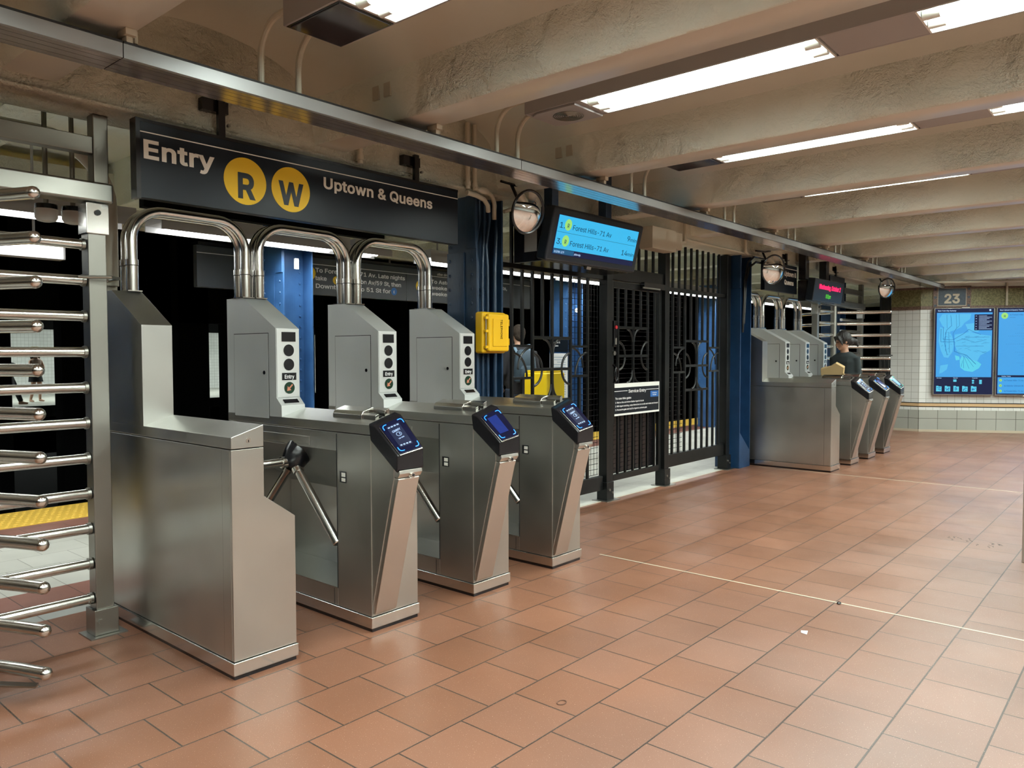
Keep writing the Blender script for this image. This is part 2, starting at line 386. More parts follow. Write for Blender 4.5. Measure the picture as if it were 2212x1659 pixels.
for i in range(0, 120):
    for j in range(9): mb.disc((.6+i*.06+(j % 2)*.03, 6.88+j*.07, .004), .018, .006, 'z', 8, r2=.012)
struct('floor_tactile_strip', mb, M_YRUB, smooth=False)
struct('trim_1', MB().box(4.274, 4.284, -1.5, 2.9, .0, .0012), mat('pale joint sealant', (.55, .50, .38), .5), smooth=False)
struct('trim_2', MB().box(8.83, 8.84, -1.5, 3.7, .0, .0012), bpy.data.materials['pale joint sealant'], smooth=False)
struct('trim_3', MB().box(4.38, 8.5, 3.925, 3.94, .0, .0015), bpy.data.materials['pale joint sealant'], smooth=False)
for _m in (M_TUBE, M_PTUBE, M_FTUBE, M_SCR_LAND, M_SCR_LAND2, M_SCR_DK, M_SCR_W, M_SCR_G, M_SCR_INK, M_SCR_LN, M_RING, M_RINGG, M_RSCR, M_RSCRK, M_GRN, M_GREEN): _m.cycles.emission_sampling = 'NONE'
# small things dropped on the floor
mb = MB(); mb.tube([(2.345+.022*cos(2*pi*k/14), 1.765+.016*sin(2*pi*k/14), .002) for k in range(15)], .0018, 6)
tag(mb.build('hair_elastic', mat('brown elastic', (.12, .06, .04), .7)), 'small brown elastic ring lying on the tiles in front of the turnstiles', 'ring')
mb = MB().prism([(0, 0), (.05, .012), (.035, .04), (.008, .03)], 'z', .0, .002)
o = mb.build('paper_scrap', M_PAPER, loc=(3.69, 1.30, .0005)); tag(o, 'torn white paper scrap lying flat on the terracotta tiles', 'litter')
mb = MB().sph((0, 0, .006), .017, 8, (1, .7, .4)); tag(mb.build('gum_blob', M_BLKP, loc=(4.26, 1.33, 0)), 'black gum blob on the pale floor joint', 'litter')
_r = random.Random(5)
for _i, (_x, _y, _l) in enumerate(((6.33, 1.12, 'faded dark scrawl on the tiles near the right edge, left patch'), (6.26, .95, 'dark gum smears on the tiles near the right edge, right patch'))):
    _m = MB()
    for _k in range(7):
        _a, _b = _x-.10+_r.uniform(0, .18), _y-.09+_r.uniform(0, .18)
        _m.tube([(_a+.012*_q, _b+_r.uniform(-.012, .012)+.004*_q, .0006) for _q in range(5)], .003, 4, flat=.2)
    tag(_m.build('floor_smudge', mat('dull grey smudge', (.07, .06, .06), .7)), _l, 'stain', kind='stuff')
# platform beyond, track pits, partition and the far platform
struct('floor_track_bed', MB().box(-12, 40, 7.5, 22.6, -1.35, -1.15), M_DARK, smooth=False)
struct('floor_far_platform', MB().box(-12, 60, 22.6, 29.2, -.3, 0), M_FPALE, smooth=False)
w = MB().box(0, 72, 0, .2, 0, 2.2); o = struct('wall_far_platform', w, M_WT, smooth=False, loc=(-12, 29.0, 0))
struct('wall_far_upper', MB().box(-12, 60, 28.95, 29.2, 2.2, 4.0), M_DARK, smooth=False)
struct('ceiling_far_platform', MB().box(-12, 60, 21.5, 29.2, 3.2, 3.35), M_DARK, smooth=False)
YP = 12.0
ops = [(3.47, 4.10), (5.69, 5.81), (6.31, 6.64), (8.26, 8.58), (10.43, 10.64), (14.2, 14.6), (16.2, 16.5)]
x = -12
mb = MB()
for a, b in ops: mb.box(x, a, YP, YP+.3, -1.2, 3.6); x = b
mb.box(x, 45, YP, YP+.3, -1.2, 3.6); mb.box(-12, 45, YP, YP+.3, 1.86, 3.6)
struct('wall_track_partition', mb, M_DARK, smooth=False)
for i, x in enumerate((4.215, 6.34, 8.5, 15.3)):
    tag(MB().box(x, x+.14, YP+.4, YP+.6, -1.15, 3.2).build('track_column', M_BLUE2, smooth=False), ['slim blue column seen beside the woman in the straw hat', 'slim blue column between the tracks behind the near turnstiles', 'blue column between the tracks behind the platform sign', 'blue column between the tracks behind the service gate'][i], 'column')
p = thing('station_plaque', 'tiny black and white 23 plaque on a column between the tracks', 'sign', (6.36, YP+.36, 1.36))
MB().box(0, .14, 0, .02, 0, .16).build('plaque_board', M_SIGN, p); text('plaque_number', '23', .11, M_WHTL, p, face_y(.01, -.003, .05), .02)

# ------------------------------------------------------------------ ceiling
BX = [1.294+1.5705*k for k in range(-5, 3)]+[5.955, 7.41, 8.89, 10.36, 11.83, 13.3, 14.8, 16.3, 17.8]      # right edge of each beam's soffit
ZB, ZS, ZC, BW = 2.56, 2.80, 3.02, .22
prof = [(-9.5, 3.25), (-9.5, ZS)]
for i in range(len(BX)-1):
    a, b = BX[i]+.05, BX[i+1]-BW-.05
    prof += [(a+(b-a)*t, ZS+(ZC-ZS)*(1-(2*t-1)**2)**.55) for t in [0, .03, .08, .16, .28, .4, .5, .6, .72, .84, .92, .97, 1]]
prof += [(21, ZS), (21, 3.25)]
struct('ceiling', MB().prism(prof, 'y', -9, 3.9), M_SMOOTH, ang=60)
for i, x in enumerate(BX):
    mb = MB(); r = .018
    poly = [(x-BW-.055, ZS+.02), (x-BW-.045, ZS-.02), (x-BW-.012, ZB+.03), (x-BW, ZB+.006), (x-BW+.006, ZB), (x-.006, ZB), (x, ZB+.006), (x+.012, ZB+.03), (x+.045, ZS-.02), (x+.055, ZS+.02)]
    mb.prism(poly, 'y', -9, 3.8)
    o = struct('ceiling_beam', mb, M_ROUGH, ang=50)
    o.data.materials.append(M_SOFF)
    for f in o.data.polygons:
        if f.normal.z < -.95: f.material_index = 1
# long girder above the fence line
mb = MB().box(-7, 22, 3.76, 4.06, 2.50, 3.1); mb.box(-7, 22, 3.74, 3.76, 2.5, 2.52)
struct('ceiling_girder', mb, M_GIRD, bevel=.012)
prof2 = [(4.06, 3.2), (4.06, 2.95), (4.2, 3.0), (7.4, 3.0), (7.6, 2.78), (7.75, 2.78), (7.75, 3.2)]
struct('ceiling_platform', MB().prism(prof2, 'x', -7, 22), M_SMOOTH)
for i in range(20):
    x = -6.2+1.5*i
    struct('platform_beam', MB().box(x, x+.24, 4.06, 7.5, 2.62, 3.02), M_ROUGH)
struct('ceiling_platform_edge_beam', MB().box(-7, 22, 6.9, 7.15, 2.48, 2.9), M_GIRD)
struct('ceiling_tracks', MB().box(-12, 45, 7.75, 22, 3.6, 3.75), M_DARK, smooth=False)
# walls behind and beside the camera
def wall(name, p0, p1, z0, z1, m, th=.2, side=1):
    """wall along p0->p1, local x along, local -y is its face"""
    p0, p1 = Vector(p0), Vector(p1); d = p1-p0; l = d.length; a = math.atan2(d.y, d.x)
    o = struct(name, MB().box(0, l, 0, th, z0, z1), m, smooth=False, loc=(p0.x, p0.y, 0)); o.rotation_euler = (0, 0, a); return o
wall('wall_south', (22, -9), (-7, -9), 0, 3.1, M_WT)
wall('wall_west', (-7, -9), (-7, 3.5), 0, 3.1, mat('dull brown brick', (.12, .10, .08), .6))
# far wall: one stretch square to the hall, the rest angled away
A = Vector((14.57, 3.28)); D = Vector((.487, -.873)).normalized(); E2 = A+D*13.5
def far_layers(pfx, p0, p1):
    for n_, z0, z1, m, out in (('base', 0, .04, M_CREAM, .015), ('base_tiles', .04, .375, M_GT, .01), ('low_tiles', .375, .44, M_WT, 0.004), ('band_dark_low', .425, .44, M_BLKP, .006), ('band', .44, .49, M_WOODB, .008), ('band_dark', .49, .503, M_BLKP, .01),
                               ('tiles', .44, 2.10, M_WT, 0), ('frieze_low', 2.10, 2.155, M_BRM, .012), ('frieze', 2.155, 2.44, M_OL, .008), ('frieze_high', 2.44, 2.475, M_BRM, .012), ('upper', 2.44, 3.1, M_SMOOTH, 0)):
        d = (Vector(p1)-Vector(p0)).normalized(); nrm = Vector((d.y, -d.x))
        wall('wall_'+pfx+'_'+n_, Vector(p0)+nrm*out, Vector(p1)+nrm*out, z0, z1, m)
far_layers('east', (14.57, 3.74), A); far_layers('southeast', A, E2)
MS = Matrix.Translation((A.x, A.y, 0)) @ Matrix.Rotation(math.atan2(D.y, D.x), 4, 'Z')      # local frame of the angled wall: x along, -y out

# ------------------------------------------------------------------ fluorescent lamps of the hall
def make_lamp(units, kind):
    t = thing('ceiling_lamp', 'x', 'ceiling lamp')
    x0, x1, z0, z1 = -.145, .145, 2.70, 2.84
    c = MB(); yend = 0
    # casing: side walls and roof, closed panels between the lit openings
    ylast = -units*1.62-.35
    c.box(x0, x0+.012, ylast, yend, z0, z1).box(x1-.012, x1, ylast, yend, z0, z1).box(x0+.012, x1-.012, ylast, yend, z1-.012, z1)
    c.box(x0+.012, x1-.012, yend-.012, yend, z0, z1-.012)
    for u in range(units):
        a = -u*1.62; b = a-.37
        c.box(x0+.012, x1-.012, b, a-(.012 if u == 0 else 0), z0+.001, z0+.014)
    c.box(x0+.012, x1-.012, ylast, -units*1.62+.005, z0+.001, z0+.014)
    c.build('casing', M_LAMPB, t, bevel=.003)
    if kind == 'lens':
        MB().box(x0+.02, x1-.02, -.35, -.02, z0-.006, z0+.0005).build('smoked_lens', M_LENS, t, bevel=.003)
        MB().prism([(x0+.01, -.01), (x1-.01, -.01), (x1-.01, -.36), (x0+.01, -.36)], 'z', z0-.002, z0+.0005).build('lens_frame', M_BLKP, t)
    else:
        MB().prism([(x0+.01, -.34), (x1-.01, -.34)]+[(x1-.01, -.08), (x1-.035, -.03), (x0+.035, -.03), (x0+.01, -.08)], 'z', z0-.012, z0+.0005).build('speaker_plate', M_LAMPB, t, bevel=.003)
        g = MB()
        for k in range(1, 8):
            r = .012*k; g.tube([(r*cos(2*pi*q/28), -.2+r*sin(2*pi*q/28), z0-.014) for q in range(29)], .0028, 5)
        g.build('speaker_grille', M_STD, t)
    for u in range(units):
        a = -u*1.62-.37; b = a-1.24
        r = MB()
        r.prism([(x0+.013, z0), (x0+.06, z1-.03), (x1-.06, z1-.03), (x1-.013, z0), (x1-.013, z1-.013), (x0+.013, z1-.013)], 'y', b, a)
        r.box(x0+.013, x1-.013, a-.008, a, z0, z1-.013).box(x0+.013, x1-.013, b, b+.008, z0, z1-.013)
        rf = r.build('reflector', M_LAMPW, t)
        area(t, .19, 1.10, LAMP_W, (0, (a+b)/2, z0+.034))
        for sx in (-.052, .052):
            tb = MB().tube([(sx, a-.055, z0+.010), (sx, b+.055, z0+.010)], .019, 12).build('tube', M_TUBE, t)
            MB().tube([(sx, a-.012, z0+.010), (sx, a-.075, z0+.010)], .0205, 12).build('tube_socket', M_LAMPW, tb)
            MB().tube([(sx, b+.012, z0+.010), (sx, b+.075, z0+.010)], .0205, 12).build('tube_socket', M_LAMPW, tb)
    return t
lampA = make_lamp(5, 'lens'); lampB = make_lamp(5, 'speaker')
FX = [1.955+1.545*k for k in (-3, -2, -1, 0, 1)]+[4.985, 6.545, 8.03, 9.51, 11.0, 12.45, 14.0]
FLAB = ['row over the camera behind the first visible lamp']*3+['long fluorescent lamp with smoked lens nearest above the turnstiles', 'long fluorescent lamp with round speaker grille, second from the camera', 'long fluorescent lamp with smoked end lens, third from the camera', 'fluorescent lamp seen as a thin strip behind the fourth beam'] \
    + ['fluorescent lamp hidden between far ceiling beams']*5
usedA = usedB = False
for i, x in enumerate(FX):
    if i == 4: o = lampB
    elif i == 3: o = lampA
    else: o = copy_tree(lampA)
    o.location = (x, 2.79, 0); tag(o, FLAB[i], 'ceiling lamp', 'fluorescent lamps between the ceiling beams')
# painted conduits that leave the lamp ends and drop into the trough
CK = ['at the nearest lamp with smoked lens', 'at the lamp with the speaker grille', 'at the third lamp', 'behind the fourth beam', 'behind the fifth beam', 'behind the sixth beam', 'behind the seventh beam', 'behind the eighth beam']
for i, x in enumerate(FX[3:11]):
    for j, dx in enumerate((-.09, .10)):
        yb = 2.80; pts = [(x+dx, yb-.01, 2.80)]+[(x+dx, yb+.10+.15*sin(rad(a)), 2.80-.15+.15*cos(rad(a))) for a in range(0, 91, 15)]+[(x+dx, yb+.25, 2.50)]
        c = MB().tube(pts, .014, 10).build('conduit', M_COND)
        tag(c, 'beige painted conduit bending down '+CK[i]+', '+('left' if j == 0 else 'right')+' of the pair', 'conduit', 'conduits feeding the ceiling lamps')

# ------------------------------------------------------------------ cable trough along the hall
joints = [-5, -1.0, 1.24, 3.52, 5.98, 8.06, 10.13, 12.4, 14.72]
TY0, TY1, TZ0, TZ1 = 2.95, 3.14, 2.450, 2.503
t0 = thing('cable_trough', 'x', 'cable trough')
TLAB = ['out of frame, behind the upper left corner', 'grey cable trough length at the upper left edge of the picture', 'grey cable trough length reflecting the yellow R and W discs', 'grey cable trough length between the long sign and the arrivals screen', 'grey cable trough length just after the blue screen reflection',
        'grey cable trough length above the second blue column', 'grey cable trough length above the red date display', 'last grey cable trough length, meeting the far wall']
for i in range(len(joints)-1):
    a, b = joints[i]+.002, joints[i+1]-.002
    t = t0 if i == 0 else thing('cable_trough', 'x', 'cable trough'); tag(t, TLAB[i], 'cable trough', 'lengths of the overhead cable trough')
    MB().box(a, b, TY0, TY0+.006, TZ0, TZ1).box(a, b, TY0+.0061, TY0+.02, TZ0, TZ0+.004).build('trough_face', M_ALU, t)
    m_ = MB(); y = TY0+.021
    for wdt in (.036, .040, .050, .040): m_.box(a, b, y, y+wdt-.003, TZ0+.001, TZ0+.006); y += wdt
    m_.build('trough_underside', M_ALUB, t)
    MB().box(a, b, TY0+.010, TY1, TZ0+.0065, TZ1).box(a, b, TY0-.002, TY0+.03, TZ1+.0005, TZ1+.008).build('trough_body', M_RUB, t)
for i, x in enumerate(BX[4:13]):
    t = thing('trough_hanger', 'small beige clamp hanging the trough under '+['the beam out of frame', 'the first beam at the upper left', 'the beam right of the nearest lamp', 'the beam below the speaker lamp', 'the beam above the arrivals screen', 'the fifth beam', 'the sixth beam', 'the seventh beam', 'the eighth beam'][i], 'bracket', (x-.03, TY0+.03, 0), 0, 'clamps between trough and beams')
    MB().box(-.02, .02, -.045, .03, 2.535, 2.56).box(-.012, .012, -.03, .01, 2.511, 2.535).build('clamp_plate', M_COND, t, bevel=.002)
    MB().tube([(.03, -.01, 2.52), (.03, -.01, 2.575)], .008, 8).build('clamp_bolt', M_COND, t)

# ------------------------------------------------------------------ turnstiles
def reader_screen(t, X, mode):
    """tilted card reader on the front of a cabinet; local YZ slope"""
    sh = .30
    def P(x, y, z):
        k = 0 if z < .86 and y < -.15 or z < .96 and y > -.01 else sh-(sh-.15)*min(1, max(0, (-.035-y)/.165))
        return (x, y, z+k*x)
    def pr(poly, x0, x1, nm, m, par, bevel=0.):
        n = len(poly); mb = MB(); vs = [P(x0, *p) for p in poly]+[P(x1, *p) for p in poly]
        mb.add(vs, [tuple(range(n-1, -1, -1)), tuple(range(n, 2*n))]+[(i, (i+1) % n, n+(i+1) % n, n+i) for i in range(n)])
        return mb.build(nm, m, par, bevel=bevel)
    # housing
    h = pr([(.012, 1.022), (-.035, 1.012), (-.200, .882), (-.199, .815), (-.190, .802), (.0, .940)], -.002, .164, 'reader_housing', M_BLKP, t, .006)
    # top face frame: origin on slope, axes u (x) and v (down the slope)
    a, b = Vector((0, -.035, 1.012)), Vector((0, -.200, .882)); v = (b-a).normalized(); L_ = (b-a).length
    nrm = Vector((0, v.z, -v.y)); nrm = nrm if nrm.z > 0 else -nrm
    def Q(u, s, o): p = a+v*s+nrm*o; return P(.0+u, p.y, p.z)
    def plate(nm, m, par, u0, u1, s0, s1, o0, o1, bev=0.):
        mb = MB(); vs = [Q(u, s, o) for o in (o0, o1) for u, s in ((u0, s0), (u1, s0), (u1, s1), (u0, s1))]
        mb.add(vs, [(0, 3, 2, 1), (4, 5, 6, 7), (0, 1, 5, 4), (1, 2, 6, 5), (2, 3, 7, 6), (3, 0, 4, 7)]); return mb.build(nm, m, par, bevel=bev)
    plate('reader_rim', M_STT, h, .010, .152, .02, L_+.004, .001, .0045, .0015)
    g = plate('reader_glass', M_RSCRK, h, .013, .149, .016, L_-.002, .0055, .009, .001)
    ring = MB(); ms = M_RINGG if mode == 'green' else M_RING
    for cu, cs, a0 in ((.128, .040, 0), (.034, .040, 90), (.034, L_-.028, 180), (.128, L_-.028, 270)):
        pts = []
        r = .014
        for q in range(-2, 9):
            if q < 0: aa = rad(a0); off = (-q)*.006; du, dv = cos(aa)*r+sin(aa)*off, -(sin(aa)*r)+cos(aa)*off
            elif q > 6: aa = rad(a0+90); off = (q-6)*.006; du, dv = cos(aa)*r-sin(aa)*off, -(sin(aa)*r)-cos(aa)*off
            else: aa = rad(a0+90*q/6); du, dv = cos(aa)*r, -sin(aa)*r
            pts.append(Q(cu+du, cs+dv, .0105))
        ring.tube(pts, .0022, 5)
    ring.build('light_ring', ms, h)
    s0, s1 = .045, L_-.045
    if mode == 'blank': plate('reader_screen', M_RSCR, h, .035, .105, s0, s1, .0095, .0105)
    elif mode == 'green': plate('reader_screen', M_SCR_MAP, h, .04, .12, s0, s1, .0095, .0105)
    else:
        plate('reader_screen', M_SCR_DK, h, .035, .115, s0-.005, s1+.01, .0095, .0105)
        sc = MB()
        def bit(u0, u1, q0, q1):
            vs = [Q(u, s, o) for o in (.0107, .0115) for u, s in ((u0, q0), (u1, q0), (u1, q1), (u0, q1))]
            sc.add(vs, [(0, 3, 2, 1), (4, 5, 6, 7), (0, 1, 5, 4), (1, 2, 6, 5), (2, 3, 7, 6), (3, 0, 4, 7)])
        for k in range(4): bit(.042+k*.018, .054+k*.018, .046, .053)
        for k in range(4): bit(.042+k*.018, .053+k*.018, s1-.004, s1+.003)
        sc.tube([Q(.076+.015*cos(2*pi*q/16), .101+.011*sin(2*pi*q/16), .0112) for q in range(17)], .0014, 4)
        sc.tube([Q(.076+.006*cos(rad(q)), .101+.006*sin(rad(q)), .0112) for q in range(-60, 61, 20)], .0016, 4)
        sc.build('screen_icons', M_SCR_W, h)
        if mode == 'omny':
            # frame of the slope as a matrix for the lettering
            ux = Vector((1, 0, sh)).normalized(); vy = -v; nz = ux.cross(vy)
            for s_, sz, q in (('OMNY', .024, .083), ('TAP HERE', .011, .128)):
                p = Vector(Q(.075, q, .0112)); mt = Matrix((ux, vy, nz)).transposed().to_4x4(); mt.translation = p
                text('reader_word', s_, sz, M_SCR_W, h, mt, .02, .0004, 'CENTER')
    return h

def make_turnstile(first=False, mode='omny'):
    t = thing('turnstile', 'x', 'turnstile')
    W, w = .30, .15; L0 = 1.33
    full = [(0, .075), (W, .075), (W, .645), (w, .752), (w, .962), (0, .962)]
    rec = [(0, .075), (W, .075), (W, .645), (w, .752), (w, .962), (0, .962), (0, .868), (.012, .862), (.13, .705), (.272, .612), (.285, .60), (.285, .165), (0, .165)]
    ya, yb = .268, 1.12
    if first:
        b = MB().prism(full, 'y', 0, L0).build('cabinet', M_ST, t, bevel=.002)
        MB().box(-.0015, 0, .012, .075, .08, .955).build('corner_strip', M_ST, t)
        MB().box(-.0006, .0, .0755, .0775, .08, .955).build('panel_seam', M_RUB, t)
    else:
        b = MB().prism(full, 'y', 0, ya).prism(rec, 'y', ya+.001, yb).prism(full, 'y', yb+.001, L0).build('cabinet', M_ST, t, bevel=.0015)
        MB().box(-.002, 0, ya-.001, ya+.003, .165, .955).box(-.0015, 0, ya+.03, ya+.0325, .078, .16).build('panel_seam', M_RUB, t)
        MB().box(-.001, .284, ya+.003, yb-.003, .1655, .168).build('footwell_plate', M_STT, t)
        # slot window in the side
        MB().box(-.003, 0, .192, .243, .712, .768).build('slot_plate', M_BLKP, t)
        MB().box(-.0045, -.003, .197, .226, .718, .735).box(-.0045, -.003, .197, .226, .742, .762).build('slot_card', M_WHT, t)
        # recessed mechanism cover outlined on the upper band
        MB().box(-.004, -.0005, .50, 1.02, .880, .925).build('mechanism_cover', M_ST, t, bevel=.001)
    MB().box(-.008, W+.004, -.010, L0+.005, .018, .073).build('plinth', M_STT, t, bevel=.003)
    MB().box(.0, W-.004, -.002, L0, 0, .0175).build('kick_base', M_BLKP, t)
    # console: sloping lid from the tower to the front
    cs = [(0, .966), (w, .966), (w, 1.060), (0, 1.015)]
    MB().prism(cs, 'y', -.001, L0).build('console', M_ST, t, bevel=.003)
    # tower
    ty0, ty1, tym = .81, L0-.003, 1.14
    MB().prism([(ty0, .99), (ty1, .99), (ty1, 1.683), (tym, 1.683), (ty0, 1.50)], 'x', .0005, w-.0005).build('tower', M_ST if first else M_ST2, t, bevel=.0015)
    if first:
        l = MB().disc((.078, -.0035, .998), .011, .0025, 'y', 20).build('key_lock', M_STT, t)
        MB().box(.0765, .0795, -.0045, -.0035, .990, 1.0).build('keyhole', M_BLKP, l)
    else:
        d = MB().box(-.0022, 0, .885, 1.245, 1.0, 1.473).build('access_door', M_ST2, t)
        MB().disc((-.005, .925, 1.255), .011, .003, 'x', 16).build('door_lock', M_BLKP, d)
        MB().box(-.0008, .0002, .881, .885, .996, 1.477).box(-.0008, .0002, 1.245, 1.249, .996, 1.477).box(-.0008, .0002, .881, 1.249, 1.473, 1.477).build('door_gap', M_RUB, t)
        y = ty0
        fp_ = MB().box(.004, w-.004, y-.004, y, 1.118, 1.497).build('face_plate', M_ST2, t, bevel=.001)
        MB().box(.034, .122, y-.0065, y-.004, 1.428, 1.481).build('message_window', M_BLKP, fp_)
        MB().disc((.078, y-.0065, 1.379), .033, .0025).build('indicator_lamp', M_BLKP, fp_)
        MB().disc((.078, y-.0065, 1.300), .033, .0025).build('indicator_lamp', M_BLKP, fp_)
        MB().box(.034, .124, y-.0065, y-.004, 1.214, 1.254).build('entry_label', M_BLKP, fp_)
        text('entry_word', 'Entry', .040, M_WHTL, fp_, face_y(.079, y-.0068, 1.2225), .012, .0004, 'CENTER', .92)
        MB().disc((.080, y-.0065, 1.170), .033, .0025).build('arrow_lamp', mat('dark green lens', (.01, .035, .02), .2) if 'dark green lens' not in bpy.data.materials else bpy.data.materials['dark green lens'], fp_)
        ar = MB().prism([(-.004, -.026), (.004, -.026), (.004, .002), (.016, .002), (0, .024), (-.016, .002), (-.004, .002)], 'y', -.0015, 0)
        ar.xf(Matrix.Translation((.080, y-.0068, 1.170)) @ Matrix.Rotation(rad(-135), 4, 'Y')); ar.build('entry_arrow', M_ORARR, fp_)
        # nose with the small sloping display
        nz = MB().prism([(ty0+.01, 1.125), (ty0, 1.117), (.762, 1.075), (.760, 1.013), (ty0+.01, 1.013)], 'x', .0, w).build('display_nose', M_ST2, t, bevel=.001)
        v = Vector((0, .762-.81, 1.075-1.117)); v.normalize(); nn = Vector((0, v.z, -v.y)); nn = nn if nn.z > 0 else -nn
        o0 = Vector((0, .81, 1.117)); mb = MB(); vs = []
        for o_ in (.0005, .003):
            for u, s_ in ((.030, .018), (.122, .018), (.122, .046), (.030, .046)): p = o0+v*s_+nn*o_; vs.append((u, p.y, p.z))
        mb.add(vs, [(0, 3, 2, 1), (4, 5, 6, 7), (0, 1, 5, 4), (1, 2, 6, 5), (2, 3, 7, 6), (3, 0, 4, 7)]).build('display_window', M_BLKP, nz)
        # card swipe unit on the lid
        def on_lid(mb): return mb.xf(Matrix.Translation((0, 0, 1.015)) @ Matrix(((1, 0, 0, 0), (0, 1, 0, 0), (.30, 0, 1, 0), (0, 0, 0, 1))))
        sw = on_lid(MB().prism([(.052, 0), (.142, 0), (.142, .022), (.128, .036), (.066, .036), (.052, .022)], 'y', .135, .37)).build('swipe_unit', M_STT, t, bevel=.003)
        on_lid(MB().prism([(.055, .03), (.085, .035), (.085, .135), (.06, .134)], 'z', .0, .022)).build('swipe_guide', M_STT, sw, bevel=.002)
        on_lid(MB().prism([(.108, .02), (.146, .03), (.146, .134), (.104, .134), (.116, .08)], 'z', .0, .030)).build('swipe_guide', M_STT, sw, bevel=.002)
        on_lid(MB().box(.088, .10, .03, .134, .0, .006)).build('swipe_slot', M_BLKP, sw)
        # wedge under the reader and its front pillar
        MB().prism([(-.0005, .125), (-.0005, .948), (-.165, .817), (-.165, .775)], 'x', .004, w-.012).build('wedge', M_ST, t, bevel=.001)
        pil = [(.0, .085), (.0, .15), (-.150, .774), (-.190, .774), (-.196, .768), (-.186, .74), (-.022, .100), (-.012, .085)]
        pl = MB().prism(pil, 'x', .008, .140).build('front_pillar', M_PIL, t, bevel=.004)
        MB().prism([(-.150, .822), (-.190, .8015), (-.203, .812), (-.206, .795), (-.192, .775), (-.150, .78)], 'x', .006, .148).build('reader_collar', M_PIL, t, bevel=.002)
        k = MB().disc((.080, -.218, .785), .013, .024, 'y', 20).build('key_lock', M_STT, t)
        MB().disc((.080, -.220, .785), .007, .002, 'y', 12).build('keyhole', M_BLKP, k)
        reader_screen(t, 0, mode)
        # tripod: hub and three arms
        c = Vector((.018, .665, .795)); ax = Vector((-.577, 0, -.816))
        hub = MB().tube([c-ax*.075, c-ax*.02, c+ax*.035, c+ax*.06], .05, 18, radii=[.075, .075, .062, .04]).build('tripod_hub', M_BLKP, t)
        cc = c+ax*.02
        for d in ((-1, 0, 0), (0, -.707, -.707), (0, .707, -.707)):
            d = Vector(d); dd = (d*.97+ax*.0).normalized(); ln = .40 if d.x < -.5 else .545
            MB().tube([cc+dd*.045, cc+dd*.075, cc+dd*.076, cc+dd*ln, cc+dd*(ln+.004)], .02, 16, radii=[.030, .030, .0235, .0235, .020]).build('tripod_arm', M_STT, hub)
    return t
P_OMNY = make_turnstile(False, 'omny')
ts = []
near = [(1.625, 'first', 'plain end cabinet of the near turnstiles, without a card reader'),
        (2.350, 'omny', 'near turnstile with glowing OMNY reader, closest to the camera'),
        (3.068, 'blank', 'near turnstile whose reader shows a plain blue screen, middle of three'),
        (3.786, 'omny', 'near turnstile beside the black fence, OMNY reader lit')]
far = [(8.915, 'first', 'far plain end cabinet standing beside the blue column'),
       (9.625, 'omny', 'far turnstile next to the far end cabinet, blue lit reader'),
       (10.33, 'blank', 'far turnstile with pale reader screen, in front of the walking woman'),
       (11.03, 'green', 'farthest turnstile, its reader ring lit green')]
first_used = False; protos = {'omny': P_OMNY}; used = set()
for grp, lst in (('near bank of turnstiles', near), ('far bank of turnstiles', far)):
    for x, k, lab in lst:
        if k not in protos: protos[k] = make_turnstile(k == 'first', k)
        o = protos[k] if k not in used else copy_tree(protos[k]); used.add(k)
        o.location = (x, 2.925 if x < 6 else 2.90, 0); tag(o, lab, 'turnstile', grp)

# guard arches between the towers, three tubes deep
def make_arch(wdt):
    t = thing('guard_arch', 'x', 'guard rail')
    for k, y in enumerate((0, .068)):
        r = .165; zt = .43
        pts = [(0, y, 0), (0, y, zt-r)]+[(r-r*cos(rad(a)), y, zt-r+r*sin(rad(a))) for a in range(10, 91, 10)]+[(wdt-r+r*sin(rad(a)), y, zt-r+r*cos(rad(a))) for a in range(0, 91, 10)]+[(wdt, y, 0)]
        tb = MB().tube(pts, .027, 18).build('arch_tube', M_STT, t)
        for x in (0, wdt):
            MB().tube([(x, y, .006), (x, y, .135), (x, y, .136), (x, y, .165)], 1, 18, radii=[.0305, .0305, .032, .032]).build('sleeve', M_STT, tb)
            MB().tube([(x, y, .133), (x, y, .136)], .0325, 18).build('sleeve_joint', M_RUB, tb)
    for x in (0, wdt): MB().box(x-.036, x+.036, -.035, .105, 0, .005).build('base_flange', M_STT, t)
    return t
archp = None
for i, (a, b, lab) in enumerate([(1.625, 2.350, 'bent steel guard arch above the first near passage'), (2.350, 3.068, 'bent steel guard arch above the middle near passage'), (3.068, 3.786, 'bent steel guard arch joining the last two near turnstiles'),
                                 (8.915, 9.625, 'far steel guard arch beside the blue column'), (9.625, 10.33, 'middle far steel guard arch'), (10.33, 11.03, 'far steel guard arch nearest the tall gate')]):
    w = b-a-.045
    if i == 0: o = archp = make_arch(.640)
    else: o = copy_tree(archp)
    o.location = (a+.112, 4.085 if a < 6 else 4.06, 1.683); tag(o, lab, 'guard rail', 'steel guard arches over the turnstiles')

